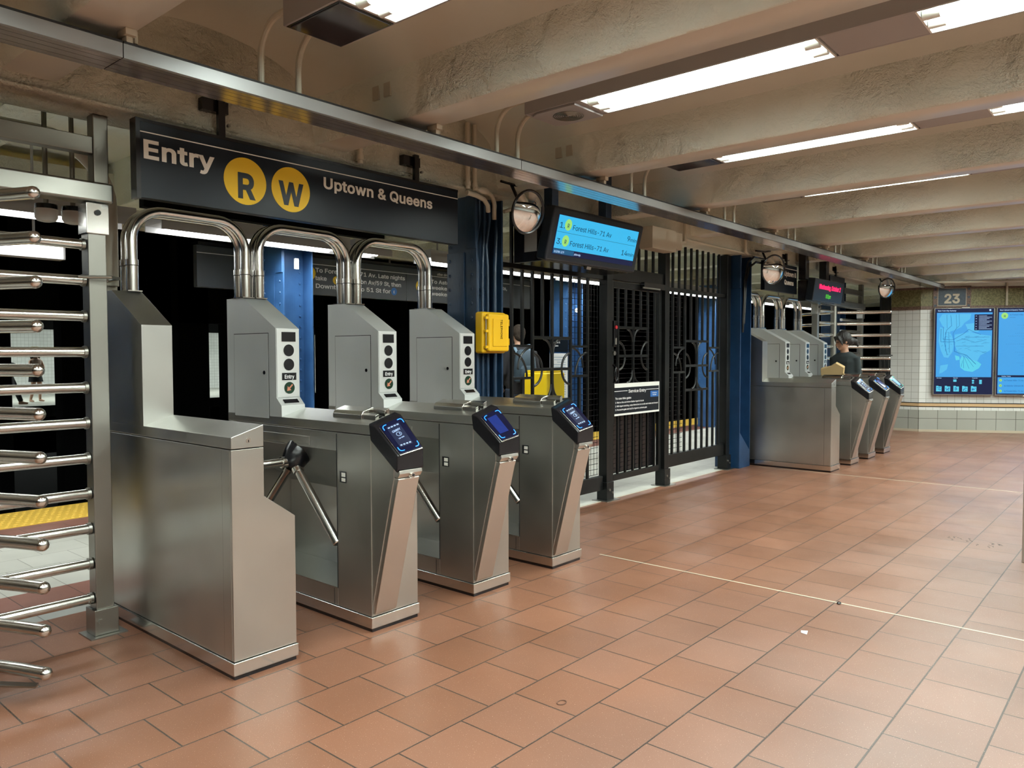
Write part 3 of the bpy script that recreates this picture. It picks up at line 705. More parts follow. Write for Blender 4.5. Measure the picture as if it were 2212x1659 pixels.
# ------------------------------------------------------------------ tall revolving gates
def tall_gate(label, cx, cy, post_r, post_l, wing0, RR, z0, dz, nb, barl, near=True):
    t = thing('tall_revolving_gate', label, 'turnstile', (cx, cy, 0), 0, 'tall revolving gates')
    for px in (post_r, post_l):
        p = MB().box(px-.041, px+.041, -.041, .041, .10, 2.08).build('post', M_STP, t, bevel=.004)
        MB().box(px-.055, px+.055, -.055, .055, .006, .13).build('post_shoe', M_STP, p, bevel=.003)
        MB().box(px-.085, px+.085, -.085, .07, 0, .006).build('foot_plate', M_STP, p)
        MB().tube([(px-.03, -.055, .075), (px-.03, -.066, .075)], .012, 6).build('foot_bolt', M_STP, p)
        b = MB().box(px-.05, px+.052, -.052, .05, 1.93, 2.075).build('corner_bracket', M_STT, p, bevel=.003)
        MB().tube([(px+.0, -.052, 2.03), (px+.0, -.060, 2.03)], .014, 8).build('bracket_bolt', M_BLK, b)
    MB().box(post_l-.06, post_r+.075, -.06, .06, 2.08, 2.175).build('header', M_STP, t, bevel=.012)
    ps = MB().box(post_r-.005, post_r+.065, -.03, .04, 2.175, 2.5).build('hanger_post', M_STD, t, bevel=.006)
    MB().box(post_l, post_r-.006, -.03, .03, 2.31, 2.39).build('upper_rail', M_STD, t, bevel=.004)
    for k in range(nb):
        z = z0+dz*k
        MB().tube([(barl, -.0, z), (post_r-.045, 0, z)], .0235, 14).build('fixed_bar', M_STT, t)
        if near: MB().tube([(post_r-.06, 0, z), (post_r-.045, 0, z)], .029, 12).build('bar_weld', M_STP, t)
    rot = MB().tube([(0, 0, .05), (0, 0, 2.08)], .045, 18).build('rotor_post', M_STP, t)
    for k in range(nb+1):
        z = z0-.06+dz*k*.99
        for j, a in enumerate((wing0, wing0+120, wing0+240)):
            d = Vector((cos(rad(a)), sin(rad(a)), 0)); q = Vector((-d.y, d.x, 0))
            pts = [d*.045+Vector((0, 0, z))]+[d*(RR*s_)+q*(.055*sin(pi*s_))+Vector((0, 0, z)) for s_ in (.25, .5, .7, .85, .95, 1.)]
            ar = MB().tube(pts, .025, 12, cap=True).sph(tuple(pts[-1]), .0255, 12).build('rotor_arm', M_STT, t)
    return t
g1 = tall_gate('tall steel revolving gate cut by the left edge of the picture', .60, 3.93, .895, -1.0, -56, .78, .18, .17, 11, .30)
g2 = tall_gate('far tall steel revolving gate behind the walking woman', 12.25, 3.97, 1.34, -.80, -62, .80, .28, .178, 10, .35, False)
MB().tube([(.80, -.06, 1.72), (.93, -.10, 1.725), (.985, -.055, 1.725), (.98, .05, 1.72), (.88, .07, 1.72), (.84, .06, 1.72)], .008, 8).build('wire_tie', M_STP, g1)
MB().prism([(.10, -.16), (.42, -.62), (.40, -.65), (.07, -.20)], 'z', .075, .082).build('floor_guard_plate', M_STP, g1)
for i, (x, y) in enumerate([(1.50, 4.19), (1.385, 4.21)]):
    t = thing('security_camera', ['white dome camera beside the tall gate corner bracket', 'white dome camera, left of the two under the gate header'][i], 'camera', (x, y, 2.06), 0, 'dome cameras')
    MB().tube([(0, 0, .035), (0, 0, .012)], .050, 18).build('camera_base', M_BLKP, t)
    MB().tube([(0, 0, .0115), (0, 0, -.03), (0, 0, -.045), (0, 0, -.05)], 1, 20, radii=[.052, .050, .040, .02]).build('camera_dome', M_LAMPW, t)
    MB().tube([(0, 0, .035), (0, 0, .57)], .012, 8).build('camera_stem', M_STD, t)

# fat beige pipe bending down onto the end cabinet, and pipes about the girder
def pipe(label, pts, r, name='pipe', n=12, group='pipes along the girder'):
    t = thing(name, label, 'pipe', group=group)
    MB().tube(pts, r, n).build('pipe_run', M_COND, t)
    return t
p = pipe('thick beige pipe bending down onto the end cabinet tower', [(1.05, 4.275, 2.46), (1.378, 4.275, 2.46)]+[(1.378+.33*sin(rad(a)), 4.275, 2.46-.33+.33*cos(rad(a))) for a in range(10, 91, 10)]+[(1.708, 4.275, 1.72)], .038, n=16)
MB().tube([(1.708, 4.308, 0.0), (1.708, 4.308, 1.722)], .042, 16).build('pipe_collar', M_COND, p)
MB().box(1.625, 1.665, 4.27, 4.34, 1.0, 2.40).build('backing_strut', M_COND, p)
for i, (x0, lab) in enumerate(((2.93, 'thin vertical beige pipe above the letter U of the long sign'), (3.86, 'left of two vertical beige pipes right of the sign bracket'), (3.93, 'right of two vertical beige pipes right of the sign bracket'))):
    p = pipe(lab, [(x0, 3.72, 2.95), (x0, 3.72, 2.50)], .017)
    MB().tube([(x0, 3.72, 2.55), (x0, 3.72, 2.52)], .022, 12).build('pipe_coupling', M_COND, p)
c = pipe('beige conduit with oval box curving onto the near column, upper one', [(3.92, 3.715, 2.52), (3.98, 3.715, 2.505), (4.06, 3.715, 2.50)]+[(4.06+.10*sin(rad(a)), 3.715+.03*a/90, 2.40+.10*cos(rad(a))) for a in range(15, 91, 15)]+[(4.165, 3.75, 2.33)], .016)
MB().sph((4.0, 3.70, 2.505), .035, 12, (1.6, .6, .7)).build('pull_box', M_COND, c)
c = pipe('beige conduit curving onto the near column, lower one', [(3.86, 3.73, 2.475), (3.96, 3.73, 2.47), (4.04, 3.735, 2.455), (4.09, 3.745, 2.42), (4.11, 3.76, 2.38)], .017)
c = pipe('beige horizontal conduit with oval box behind the round mirror', [(4.26, 3.74, 2.40), (4.34, 3.72, 2.43), (4.8, 3.72, 2.435)], .014)
MB().sph((4.36, 3.715, 2.43), .03, 12, (1.7, .6, .7)).build('pull_box', M_COND, c)
pipe('vertical beige pipe on the girder right of the arrivals screen', [(6.98, 3.72, 2.95), (6.98, 3.72, 2.47), (6.9, 3.72, 2.45)], .017)
pipe('beige pipe end meeting the second blue column', [(8.42, 3.72, 2.95), (8.42, 3.72, 2.52), (8.48, 3.72, 2.50)], .017)
pipe('long beige pipe on the far wall above the screens', [(14.35, 3.6, 2.52), (14.3, 3.0, 2.53), (14.7, 2.4, 2.53), (15.3, 1.3, 2.54)], .02)
t = pipe('beige vertical pipe over the frieze between the two screens', [(0, 0, 3.0), (0, 0, 2.15)], .018, group='wall pipes'); t.matrix_world = MS @ Matrix.Translation((1.32, -.03, 0))

# ------------------------------------------------------------------ blue steel columns
def column(label, x, y, w, m, h, rivets=True, door=False, ped=False, group='blue steel columns'):
    t = thing('steel_column', label, 'column', (x, y, 0), 0, group)
    th = .016; d = w
    mb = MB().box(0, th, 0, d, 0, h).box(w-th, w, 0, d, 0, h).box(th, w-th, d*.42, d*.42+th, 0, h)
    mb.build('shaft', m, t, bevel=.002)
    MB().box(-.012, -.0005, 0, d*.33, 2.12, h-.02).box(-.012, -.0005, d*.40, d, 0, 2.1).build('cover_plate', m, t, bevel=.002)
    if rivets:
        r = MB()
        for k in range(22):
            z = .15+k*.105
            for yy in (.05, .27):
                if z < h-.05: r.sph((-.001 if yy < .1 else -.012, yy*d/.3, z), .013, 8, (.7, 1, 1))
            if z < h-.05: r.sph((th*.5+.05, d*.42-.003, z), .012, 8, (1, .7, 1)); r.sph((w-th*.5-.05, d*.42-.003, z), .012, 8, (1, .7, 1))
        r.build('rivets', m, t)
    if ped:
        MB().prism([(th+.001, 0), (w-th-.001, 0), (w-th-.001, .20), (th+.001, .42)], 'y', 0.001, d*.42-.001).build('base_gusset', m, t)
    return t
c1 = column('dark blue riveted steel column between near turnstiles and black fence', 4.05, 3.82, .29, M_BLUE, 2.56, ped=False)
for k, (dx, dy, r_) in enumerate(((.06, .05, .014), (.11, .045, .012), (.16, .04, .013), (.235, .035, .016))):
    pts = [(dx+.04, dy+.02, 2.50), (dx+.045, dy+.02, 2.35), (dx+(.02 if k % 2 else -.005), dy+.01, 2.15), (dx, dy, 2.0), (dx, dy, .02)]
    MB().tube(pts, r_, 10).build('conduit', M_BLUE, c1)
MB().box(.018, .20, .058, .09, 1.80, 1.815).box(.018, .20, .058, .09, 1.84, 1.85).build('strut_clamp', M_BLUE, c1)
M_BLUEM = mat('blue gloss paint', (.012, .045, .115), .32); varied(M_BLUEM, (.010, .038, .10), (.015, .055, .14), 5)
c2 = column('second dark blue steel column, beside the far end cabinet', 8.535, 3.82, .30, M_BLUEM, 2.56, rivets=False, ped=True)
MB().tube([(.02, -.02, 1.6), (.05, -.02, 2.2), (.12, -.03, 2.42), (.25, -.05, 2.50), (.5, -.06, 2.50)], .013, 8).build('cable', M_BLKP, c2)
MB().tube([(.05, -.02, 1.7), (.09, -.02, 2.2), (.16, -.03, 2.37), (.3, -.05, 2.44), (.5, -.06, 2.44)], .013, 8).build('cable', M_BLKP, c2)
c3 = column('third dark blue steel column, beside the far tall gate', 13.1, 4.15, .30, M_BLUEM, 2.56, rivets=False)
c4 = column('bright blue riveted platform column seen between near turnstiles', 4.05, 6.30, .33, M_BLUE2, 2.60, group='platform columns')
MB().box(.12, .16, -.02, .0, 2.16, 2.26).build('hose_bracket', M_LAMPW, c4)
c5 = column('blue platform column carrying the white poster', 8.53, 6.30, .33, M_BLUE2, 2.60, group='platform columns')
c6 = column('blue platform column behind the right fence bay', 13.0, 6.30, .33, M_BLUE2, 2.60, group='platform columns')
for lab, x in (('blue platform column out of frame at left', -.43),): column(lab, x, 6.30, .33, M_BLUE2, 2.60, group='platform columns')
t = thing('poster', 'white notice poster under a black sign on the platform column', 'poster', (8.515, 6.31, 0))
MB().box(-.004, 0, 0, .31, .72, 1.36).build('poster_sheet', M_PAPER, t)
mb = MB()
for k in range(16): mb.box(-.005, -.004, .03, .28-.05*((k*7) % 3), 1.30-k*.034, 1.308-k*.034)
mb.build('poster_text', mat('faint blue print', (.25, .35, .45), .6), t)
t = thing('column_sign', 'small black sign with white lines above the white poster', 'sign', (8.515, 6.31, 0))
MB().box(-.006, 0, 0, .31, 1.38, 1.58).build('sign_board', M_SIGN, t)
mx = Matrix.Translation((-.0068, .29, 0)) @ Matrix.Rotation(rad(-90), 4, 'Z')
text('sign_words', 'Uptown &\nQueens', .045, M_WHTL, t, mx @ face_y(.02, 0, 1.50), .01, .0004)
t = thing('hose_bib', 'white fixture high on the platform column with the poster', 'fixture', (8.60, 6.30, 1.93))
MB().box(.04, .10, -.09, .002, -.03, .10).build('fixture_box', M_BLUE2, t, bevel=.01); MB().tube([(.03, -.06, .02), (-.02, -.1, .02)], .03, 12).build('lens', M_LAMPW, t)

# ------------------------------------------------------------------ black fence and service gate
YF = 3.96
def bar(mb, x0, x1, z0, z1, y=YF, d=.018): return mb.box(x0, x1, y-d, y+d, z0, z1)
def scroll(parent, cx, ztop, zmid, zbot, hw, full=True):
    """ornament: V on top, two facing half rings, inverted V below"""
    T = .009
    m = MB()
    bar(m, cx-hw, cx+hw, ztop-.012, ztop+.012, d=.010); bar(m, cx-hw, cx+hw, zmid-.012, zmid+.012, d=.010)
    bar(m, cx-hw, cx+hw, zbot-.012, zbot+.012, d=.010)
    m.build('cross_bar', M_BLK, parent)
    m = MB(); rx, rz = .10, .125
    for s in (-1, 1):
        m.tube([(cx+s*(.012+rx*(1-cos(rad(a)))), YF, ztop-.012-rz*(1-sin(rad(a)))) for a in range(0, 91, 10)], T, 6, flat=1.2)
        m.tube([(cx+s*(.012+rx*(1-cos(rad(a)))), YF, zbot+.012+rz*(1-sin(rad(a)))) for a in range(0, 91, 10)], T, 6, flat=1.2)
        m.tube([(cx+s*(hw-.125*sin(rad(a))), YF, zmid+.135*cos(rad(a))) for a in range(0, 181, 12)], T, 6, flat=1.2)
    m.build('scroll', M_BLK, parent)
def half_scroll(parent, x_in, x_out, zt, zb):
    for z_ in (zt, zb): bar(MB(), min(x_in, x_out), max(x_in, x_out), z_-.01, z_+.01, d=.009).build('cross_bar', M_BLK, parent)
    m = MB(); w = x_out-x_in
    m.tube([(x_out-w*.72*sin(rad(a)), YF, zb+(zt-zb)*.02+(.20)*(cos(rad(a)))) for a in range(0, 91, 10)], .009, 6)
    m.tube([(x_in+w*.72*sin(rad(a)), YF, zt-.19+.18*cos(rad(a))) for a in range(0, 91, 10)], .009, 6)
    m.build('scroll', M_BLK, parent)
def mesh_wire(parent, x0, x1, z0, z1, y, dz=.055, dx=0):
    m = MB(); z = z0
    while z < z1: m.box(x0, x1, y-.002, y+.002, z-.002, z+.002); z += dz
    x = x0
    while x < x1: m.box(x-.0015, x+.0015, y+.002, y+.005, z0, z1); x += dx or 1e9
    o = m.build('wire_mesh', M_BLKP, parent); return o
def fence(label, x0, x1, pk, post, zlow, zmidrail, gp, sc):
    t = thing('fence_panel', label, 'fence', (0, 0, 0), 0, 'black fence bays')
    cx, zt, zm, zb, hw = sc[0]
    for x in pk:
        cuts = []
        if .03 < abs(x-cx) < hw-.03: cuts = [(zb, zt)]
        elif hw+.03 < abs(x-cx) < hw*1.9: cuts = [(zb+.2, zt-.07)]
        lo = zlow+.12
        for a_, b_ in cuts+[(2.49, None)]: MB().box(x-.011, x+.011, YF-.011, YF+.011, lo, a_).build('picket', M_BLK, t); lo = b_
    bar(MB(), x0, x1, zlow, zlow+.13, d=.022).build('bottom_rail', M_BLK, t, bevel=.003)
    bar(MB(), x0, x1, zmidrail, zmidrail+.04, d=.02).build('top_rail', M_BLK, t, bevel=.003)
    for px in post:
        p = MB().box(px-.045, px+.045, YF-.05, YF+.04, .12, 2.49).build('post', M_BLK, t, bevel=.004)
        MB().box(px-.058, px+.058, YF-.062, YF+.05, .006, .17).build('post_shoe', M_BLK, p, bevel=.003)
        MB().box(px-.11, px+.11, YF-.10, YF+.07, 0, .006).build('foot_plate', M_STP, p)
        MB().tube([(px-.02, YF-.062, .10), (px-.02, YF-.072, .10)], .012, 6).tube([(px+.03, YF-.062, .07), (px+.03, YF-.072, .07)], .012, 6).build('foot_bolt', M_STP, p)
    for a in sc: scroll(t, *a)
    return t
f1 = fence('black picket fence bay with scrollwork left of the service gate', 4.36, 5.86, [4.47+.1302*k for k in range(10)], [5.925], .10, 2.03, None, [(5.122, 1.49, 1.226, .963, .26)])
half_scroll(f1, 4.862, 4.602, 1.42, 1.16); half_scroll(f1, 5.383, 5.643, 1.42, 1.16)
mesh_wire(f1, 5.40, 5.86, .24, 2.0, YF+.035, .05, .05)
f2 = fence('black picket fence bay with scrollwork right of the service gate', 7.03, 8.38, [7.18+.1342*k for k in range(9)], [6.985, 8.42], .17, 2.0, None, [(7.717, 1.49, 1.222, .959, .268)])
half_scroll(f2, 7.449, 7.18, 1.42, 1.156); half_scroll(f2, 7.985, 8.254, 1.42, 1.156)
mesh_wire(f2, 7.03, 7.46, .30, 1.98, YF+.035, .05, .05)
gt = thing('service_gate', 'black barred service gate with handle and instruction sign', 'gate', (0, 0, 0))
bar(MB(), 5.985, 6.04, .16, 2.03).build('gate_stile', M_BLK, gt, bevel=.003); bar(MB(), 6.875, 6.925, .16, 2.03).build('gate_stile', M_BLK, gt, bevel=.003)
bar(MB(), 6.0405, 6.8745, .16, .215).build('gate_rail', M_BLK, gt, bevel=.003); bar(MB(), 6.0405, 6.8745, 1.97, 2.03).build('gate_rail', M_BLK, gt, bevel=.003)
for k in range(7):
    x = 6.136+.1355*k-.0
    if x > 6.86: continue
    for a_, b_ in (((.215, 1.06), (1.604, 1.97)) if .03 < abs(x-6.407) < .24 else ((.215, 1.97),)): MB().box(x-.010, x+.010, YF-.010, YF+.010, a_, b_).build('picket', M_BLK, gt)
scroll(gt, 6.407, 1.604, 1.333, 1.06, .271)
mesh_wire(gt, 6.04, 6.874, .22, 1.96, YF+.03, .045)
MB().box(6.042, 6.873, YF+.035, YF+.039, .216, .80).build('kick_panel', M_BLKP, gt)
hb = MB().box(5.98, 6.025, YF-.06, YF-.02, 1.42, 1.66).build('alarm_box', M_BLKP, gt, bevel=.004)
MB().disc((6.005, YF-.061, 1.60), .016, -.012).build('red_button', M_REDP, hb); MB().box(5.992, 6.018, YF-.066, YF-.06, 1.44, 1.50).build('latch_plate', M_STP, hb)
MB().disc((6.01, YF-.02, 1.36), .02, -.03).build('lock_knob', M_STP, gt)
MB().tube([(6.02, YF-.02, 1.25), (6.02, YF-.055, 1.23)]+[(6.02, YF-.055, 1.23-.0*k-.13*k/6) for k in range(1, 7)]+[(6.02, YF-.02, 1.08)], .010, 8).build('pull_handle', M_BLKP, gt)
MB().tube([(6.02+.028*cos(2*pi*k/20), YF-.06, 1.165+.058*sin(2*pi*k/20)) for k in range(21)], .006, 8).build('handle_ring', M_BLKP, gt)
cl = MB().box(6.5, 6.9, YF-.07, YF-.02, 1.99, 2.05).build('door_closer', M_BLKP, gt, bevel=.004)
MB().box(6.45, 6.78, YF-.085, YF-.075, 1.985, 2.0).build('closer_arm', M_STP, cl)
sp = MB().box(5.955, 6.845, YF-.036, YF-.022, .772, 1.075).build('sign_plate', M_SIGN, gt, bevel=.002)
MB().box(5.94, 6.02, YF-.04, YF-.037, .70, 1.085).build('guard_plate', M_BLK, sp)
MB().box(6.022, 6.845, YF-.040, YF-.0365, 1.036, 1.075).box(6.022, 6.845, YF-.040, YF-.0365, .772, .790).box(6.839, 6.845, YF-.040, YF-.0365, .79, 1.036).build('steel_edge', M_LAMPW, sp)
yy = YF-.0375
MB().box(6.025, 6.25, yy-.0005, yy+.001, 1.000, 1.005).box(6.60, 6.835, yy-.0005, yy+.001, 1.000, 1.005).build('rule', M_WHTL, sp)
text('sign_title', 'Service Entry', .056, M_WHTL, sp, face_y(6.265, yy-.001, .983), .012, .0004, wid=.325)
text('sign_line', 'To use this gate:', .037, M_WHTL, sp, face_y(6.035, yy-.001, .925), .01, .0004, wid=.28)
for k, s_ in enumerate(('1. Wait on line and inform Station Agent in Booth', '2. With Agent watching, swipe MetroCard at turnstile and rotate arm forward', '3. Proceed to gate and wait for Agent to activate gate')):
    text('sign_line', s_, .029, M_WHTL, sp, face_y(6.035, yy-.001, .889-.034*k), .008, .0004, wid=(.51, .785, .57)[k])
st = MB().box(6.675, 6.83, yy-.0005, yy+.001, .925, .985).build('blue_sticker', mat('blue sticker', (.02, .12, .38), .5), sp)
text('sticker_words', 'All Customers\nMust Swipe', .019, M_WHTL, st, face_y(6.752, yy-.001, .960), .008, .0004, 'CENTER')
# lintel box over the gate
bar(MB(), 5.972, 6.938, 2.04, 2.16, d=.03).build('gate_lintel', M_BLK, f1, bevel=.003)
for x in [6.1+.1355*k for k in range(6)]: MB().box(x-.011, x+.011, YF-.011, YF+.011, 2.16, 2.49).build('upper_picket', M_BLK, f1)
# far barred fence beside the end wall
f3 = thing('fence_panel', 'far black barred fence with scrollwork against the white tiled wall', 'fence', group='black fence bays')
for k in range(8): MB().box(13.78+.085*k, 13.80+.085*k, 3.70-.0*k, 3.72, .15, 2.48).build('picket', M_BLK, f3)
MB().box(13.70, 14.5, 3.69, 3.73, .1, .2).box(13.70, 14.5, 3.69, 3.73, 1.3, 1.325).box(13.70, 14.5, 3.69, 3.73, .95, .975).box(13.7, 14.5, 3.69, 3.73, 2.42, 2.48).build('rail', M_BLK, f3)
m = MB()
for cx in (13.95, 14.2):
    for s in (-1, 1): m.tube([(cx+s*(.012+.07*(1-cos(rad(a)))), 3.70, 1.30-.28*(1-sin(rad(a)))*.6) for a in range(0, 91, 15)], .010, 6).tube([(cx+s*(.085-.07*sin(rad(a))), 3.70, 1.12+.14*cos(rad(a))) for a in range(0, 181, 15)], .010, 6)
m.build('scroll', M_BLK, f3)

# ------------------------------------------------------------------ signs
def hanger(t, x, y, z0, z1):
    MB().box(x-.018, x+.018, y-.012, y+.012, z0, z1).build('hanger_bar', M_BLKP, t)
    MB().box(x-.09, x+.05, y+.013, y+.055, z1-.07, z1-.01).build('wall_bracket', M_BLKP, t)
    MB().tube([(x+.03, y-.012, z0+.06), (x+.03, y-.03, z0+.06)], .008, 6).build('bracket_bolt', M_STP, t)
sg = thing('hanging_sign', 'long black entry sign with yellow R and W discs above the turnstiles', 'sign')
SY = 3.68
b = MB().box(1.60, 3.72, SY, SY+.05, 2.095, 2.455).build('sign_board', M_SIGN, sg, bevel=.002)
MB().box(1.592, 1.612, SY-.006, SY+.056, 2.09, 2.463).box(1.6125, 3.72, SY-.002, SY+.052, 2.448, 2.463).build('sign_frame', M_BLKP, sg)
MB().box(1.90, 3.60, SY+.62, SY+.68, 2.17, 2.50).build('sign_backing', M_DARK, sg)
MB().box(1.613, 3.718, SY-.0012, SY, 2.400, 2.405).build('white_rule', M_WHT, sg)
text('sign_word', 'Entry', .160, M_WHT, sg, face_y(1.622, SY-.0015, 2.283), .026, .0005, wid=.352, spacing=1.05)
for cx, s_, sz in ((2.150, 'R', .235), (2.423, 'W', .225)):
    d = MB().disc((cx, SY-.0015, 2.258), .121, .0015, n=48).build('route_disc', M_YDISC, sg)
    text('route_letter', s_, sz, M_SIGN, d, face_y(cx, SY-.0024, 2.258-sz*.36), .030, .0004, 'CENTER', .95)
text('sign_word', 'Uptown & Queens', .116, M_WHT, sg, face_y(2.632, SY-.0015, 2.303), .024, .0005, wid=.845, spacing=1.03)
hanger(sg, 2.03, SY+.02, 2.463, 2.66); hanger(sg, 3.36, SY+.02, 2.463, 2.63)
# far hanging sign
sg2 = thing('hanging_sign', 'small far black sign reading Uptown and Queens beside a round mirror', 'sign')
FY = 3.72
MB().box(8.98, 10.02, FY, FY+.05, 2.12, 2.475).build('sign_board', M_SIGN, sg2, bevel=.002)
MB().box(8.98, 10.02, FY-.001, FY, 2.425, 2.432).build('white_rule', M_WHT, sg2)
for cx, s_ in ((9.37, 'R'), (9.50, 'W')):
    d = MB().disc((cx, FY-.0015, 2.345), .058, .0015, n=32).build('route_disc', M_YDISC, sg2)
    text('route_letter', s_, .09, M_SIGN, d, face_y(cx, FY-.0022, 2.312), .02, .0004, 'CENTER')
text('sign_word', 'Uptown &\nQueens', .108, M_WHT, sg2, face_y(9.59, FY-.0015, 2.335), .03, .0005, wid=.40)
hanger(sg2, 9.7, FY+.02, 2.475, 2.62)
sg3 = thing('hanging_sign', 'small dark no entry sign right of the red date display', 'sign')
MB().box(11.3, 11.95, FY, FY+.05, 2.10, 2.47).build('sign_board', M_SIGN, sg3, bevel=.002)
text('sign_word', 'No entry', .13, mat('dim lettering', (.2, .2, .2), .5), sg3, face_y(11.33, FY-.0015, 2.34), .015, .0005, sx=.9)
hanger(sg3, 11.6, FY+.02, 2.47, 2.62)
# platform direction sign
pg = thing('platform_sign', 'long grey platform sign with service directions behind the arches', 'sign')
PY = 7.05
MB().box(3.6, 8.6, PY, PY+.07, 2.0, 2.40).build('sign_board', M_GSIGN, pg, bevel=.003)
MB().box(3.6, 8.6, PY-.001, PY, 2.325, 2.332).build('white_rule', M_WHTL, pg); MB().box(3.6, 8.6, PY-.03, PY+.09, 2.401, 2.43).build('top_channel', M_BLKP, pg)
MB().box(6.235, 6.24, PY-.0012, PY, 2.0, 2.325).build('panel_joint', M_BLKP, pg)
for i, s_ in enumerate(('To Forest Hills-71 Av. Late nights', 'take      to Lexington Av/59 St, then', 'Downtown      to 51 St for')):
    text('direction_line', s_, .088, M_WHTL, pg, face_y(4.93, PY-.0016, 2.245-.085*i), .018, .0004, wid=(1.28, 1.22, 1.05)[i])
for i, s_ in enumerate(('To Astoria-Ditmars Bl. Late nights,', 'weekends, take late night', 'weekend service to Astoria')):
    text('direction_line', s_, .086, M_WHTL, pg, face_y(6.64, PY-.0016, 2.240-.075*i), .018, .0004, wid=(1.45, 1.1, 1.15)[i])
for cx, cz, r_, s_, mm, ml in ((4.86, 2.23, .075, 'R', M_YDISC, M_SIGN), (5.205, 2.172, .045, 'N', M_YDISC, M_SIGN), (6.04, 2.10, .045, 'E', mat('blue disc', (.03, .16, .5), .5), M_WHTL), (6.47, 2.19, .08, 'W', M_YDISC, M_SIGN)):
    d = MB().disc((cx, PY-.0018, cz), r_, .0014, n=32).build('route_disc', mm, pg)
    text('route_letter', s_, r_*1.3, ml, d, face_y(cx, PY-.0026, cz-r_*.46), .01, .0004, 'CENTER')
text('direction_line', 'other directions', .06, M_WHTL, pg, face_y(6.75, PY-.0016, 2.345), .01, .0004)
for x in (4.2, 6.0, 8.0): MB().tube([(x, PY+.03, 2.43), (x, PY+.03, 3.0)], .012, 8).build('hanger_rod', M_LAMPB, pg)

# arrivals screen
ls = thing('arrivals_screen', 'black hanging arrivals screen listing two cyan R train rows', 'screen', (4.44, 3.40, 0))
TL = rad(14)
MT = Matrix.Translation((0, 0, 2.43)) @ Matrix.Rotation(TL, 4, 'X')
def lp(mb): return mb.xf(MT)
hd = lp(MB().box(0, 1.235, 0, .10, -.40, 0)).build('display_case', M_DKS, ls, bevel=.02)
MB().box(.02, 1.21, .135, .42, 2.045, 2.41).build('rear_case', M_BLKP, ls, bevel=.01)
lp(MB().box(.06, 1.165, -.003, 0, -.345, -.052)).build('screen_glass', M_SCR_DK, hd)
lp(MB().box(.066, 1.16, -.0045, -.003, -.300, -.056)).build('lit_panel', M_SCR_BLUE, hd)
lp(MB().box(.066, 1.14, -.0052, -.0045, -.178, -.176)).build('divider', M_SCR_INK, hd)
lp(MB().box(.066, .32, -.0052, -.003, -.338, -.304)).build('time_bar', mat('dark cyan bar', (0, 0, 0), .3, emit=(.01, .10, .22), es=1), hd)
mt = lambda x, z: MT @ face_y(x, -.0062, z)
for k, (a, b, tm) in enumerate((('1.', 'Forest Hills-71 Av', '9'), ('3.', 'Forest Hills-71 Av', '14'))):
    z = -.148-.119*k
    text('row_number', a, .080, M_SCR_INK, hd, mt(.078, z), .002, .0002, wid=.062)
    d = lp(MB().disc((.190, -.0052, z+.030), .042, .0006, n=28)).build('route_disc', M_SCR_G, hd)
    text('route_letter', 'R', .06, M_SCR_INK, d, mt(.190, z+.008), .01, .0002, 'CENTER')
    text('row_words', b, .072, M_SCR_INK, hd, mt(.245, z), .002, .0002, wid=.52)
    text('row_minutes', tm, .080, M_SCR_INK, hd, mt(1.0 if k == 0 else .955, z), .002, .0002, wid=.038 if k == 0 else .085)
    text('row_minutes', 'min', .056, M_SCR_INK, hd, mt(1.048, z), .002, .0002, wid=.098)
text('time_words', '8:52PM  62°F', .030, M_SCR_W, hd, mt(.075, -.331), .005, .0002, sx=.9); text('time_words', 'platform edge.', .030, M_SCR_W, hd, mt(.325, -.331), .005, .0002, sx=.6)
for x in (.22, .95):
    MB().box(x-.04, x+.04, .17, .25, 2.412, 3.0).build('hanger_post', M_BLUE, ls, bevel=.004)
    MB().box(x-.07, x+.07, .14, .28, 2.411, 2.44).build('hanger_flange', M_BLKP, ls, bevel=.004)
MB().box(-.0035, -.0005, .0, .12, 0, .19).xf(Matrix.Translation((.022, .19, 2.12))).build('paper_label', mat('grey label', (.30, .31, .30), .6), ls)
lp(MB().box(.56, .62, .02, .05, -.425, -.402)).build('sensor', M_STP, ls)
# red date display at the far bank
dd = thing('date_display', 'far black display with red date letters and green time', 'screen', (9.95, 3.45, 0))
DT = Matrix.Translation((0, 0, 2.315)) @ Matrix.Rotation(rad(8), 4, 'X')
h2 = MB().box(0, 1.12, 0, .10, -.29, 0).xf(DT).build('display_case', M_DKS, dd, bevel=.012)
MB().box(.02, 1.1, .12, .24, 2.03, 2.30).build('rear_case', M_BLKP, dd, bevel=.01)
text('date_words', 'Wednesday, October 2', .115, M_RED, h2, DT @ face_y(.16, -.004, -.125), .012, .0003, wid=.83)
text('time_words', '8:51pm', .10, M_GRN, h2, DT @ face_y(.45, -.004, -.235), .005, .0003, sx=.75)
for x in (.15, .92): MB().box(x-.06, x+.06, .16, .26, 2.31, 2.9).build('hanger_post', M_BLKP, dd, bevel=.01)
# beige duct box on the girder next to the arrivals screen
t = thing('junction_box', 'beige square junction box on the girder behind the arrivals screen', 'box', (6.15, 3.60, 2.32))
MB().box(0, .44, 0, .14, 0, .20).build('box_body', M_COND, t, bevel=.004); MB().box(.45, .62, .03, .14, .04, .20).build('duct_end', M_COND, t, bevel=.004)
# wall sign boxes on beams: unused steel inserts painted over
for i, k in enumerate((6, 7, 8)):
    x = BX[k-1]-BW-.034
    for q in (0, 1):
        tag(MB().box(-.006, .03, 0, .05, 0, .07).build('cast_insert', M_COND, loc=(x, 3.06+.09*q, 2.68)), ['lone clip bracket', 'painted square insert'][q]+' on the side of the beam '+['above the word Uptown', 'right of the speaker lamp pipes', 'above the arrivals screen'][i], 'bracket', 'painted inserts on the beam sides')

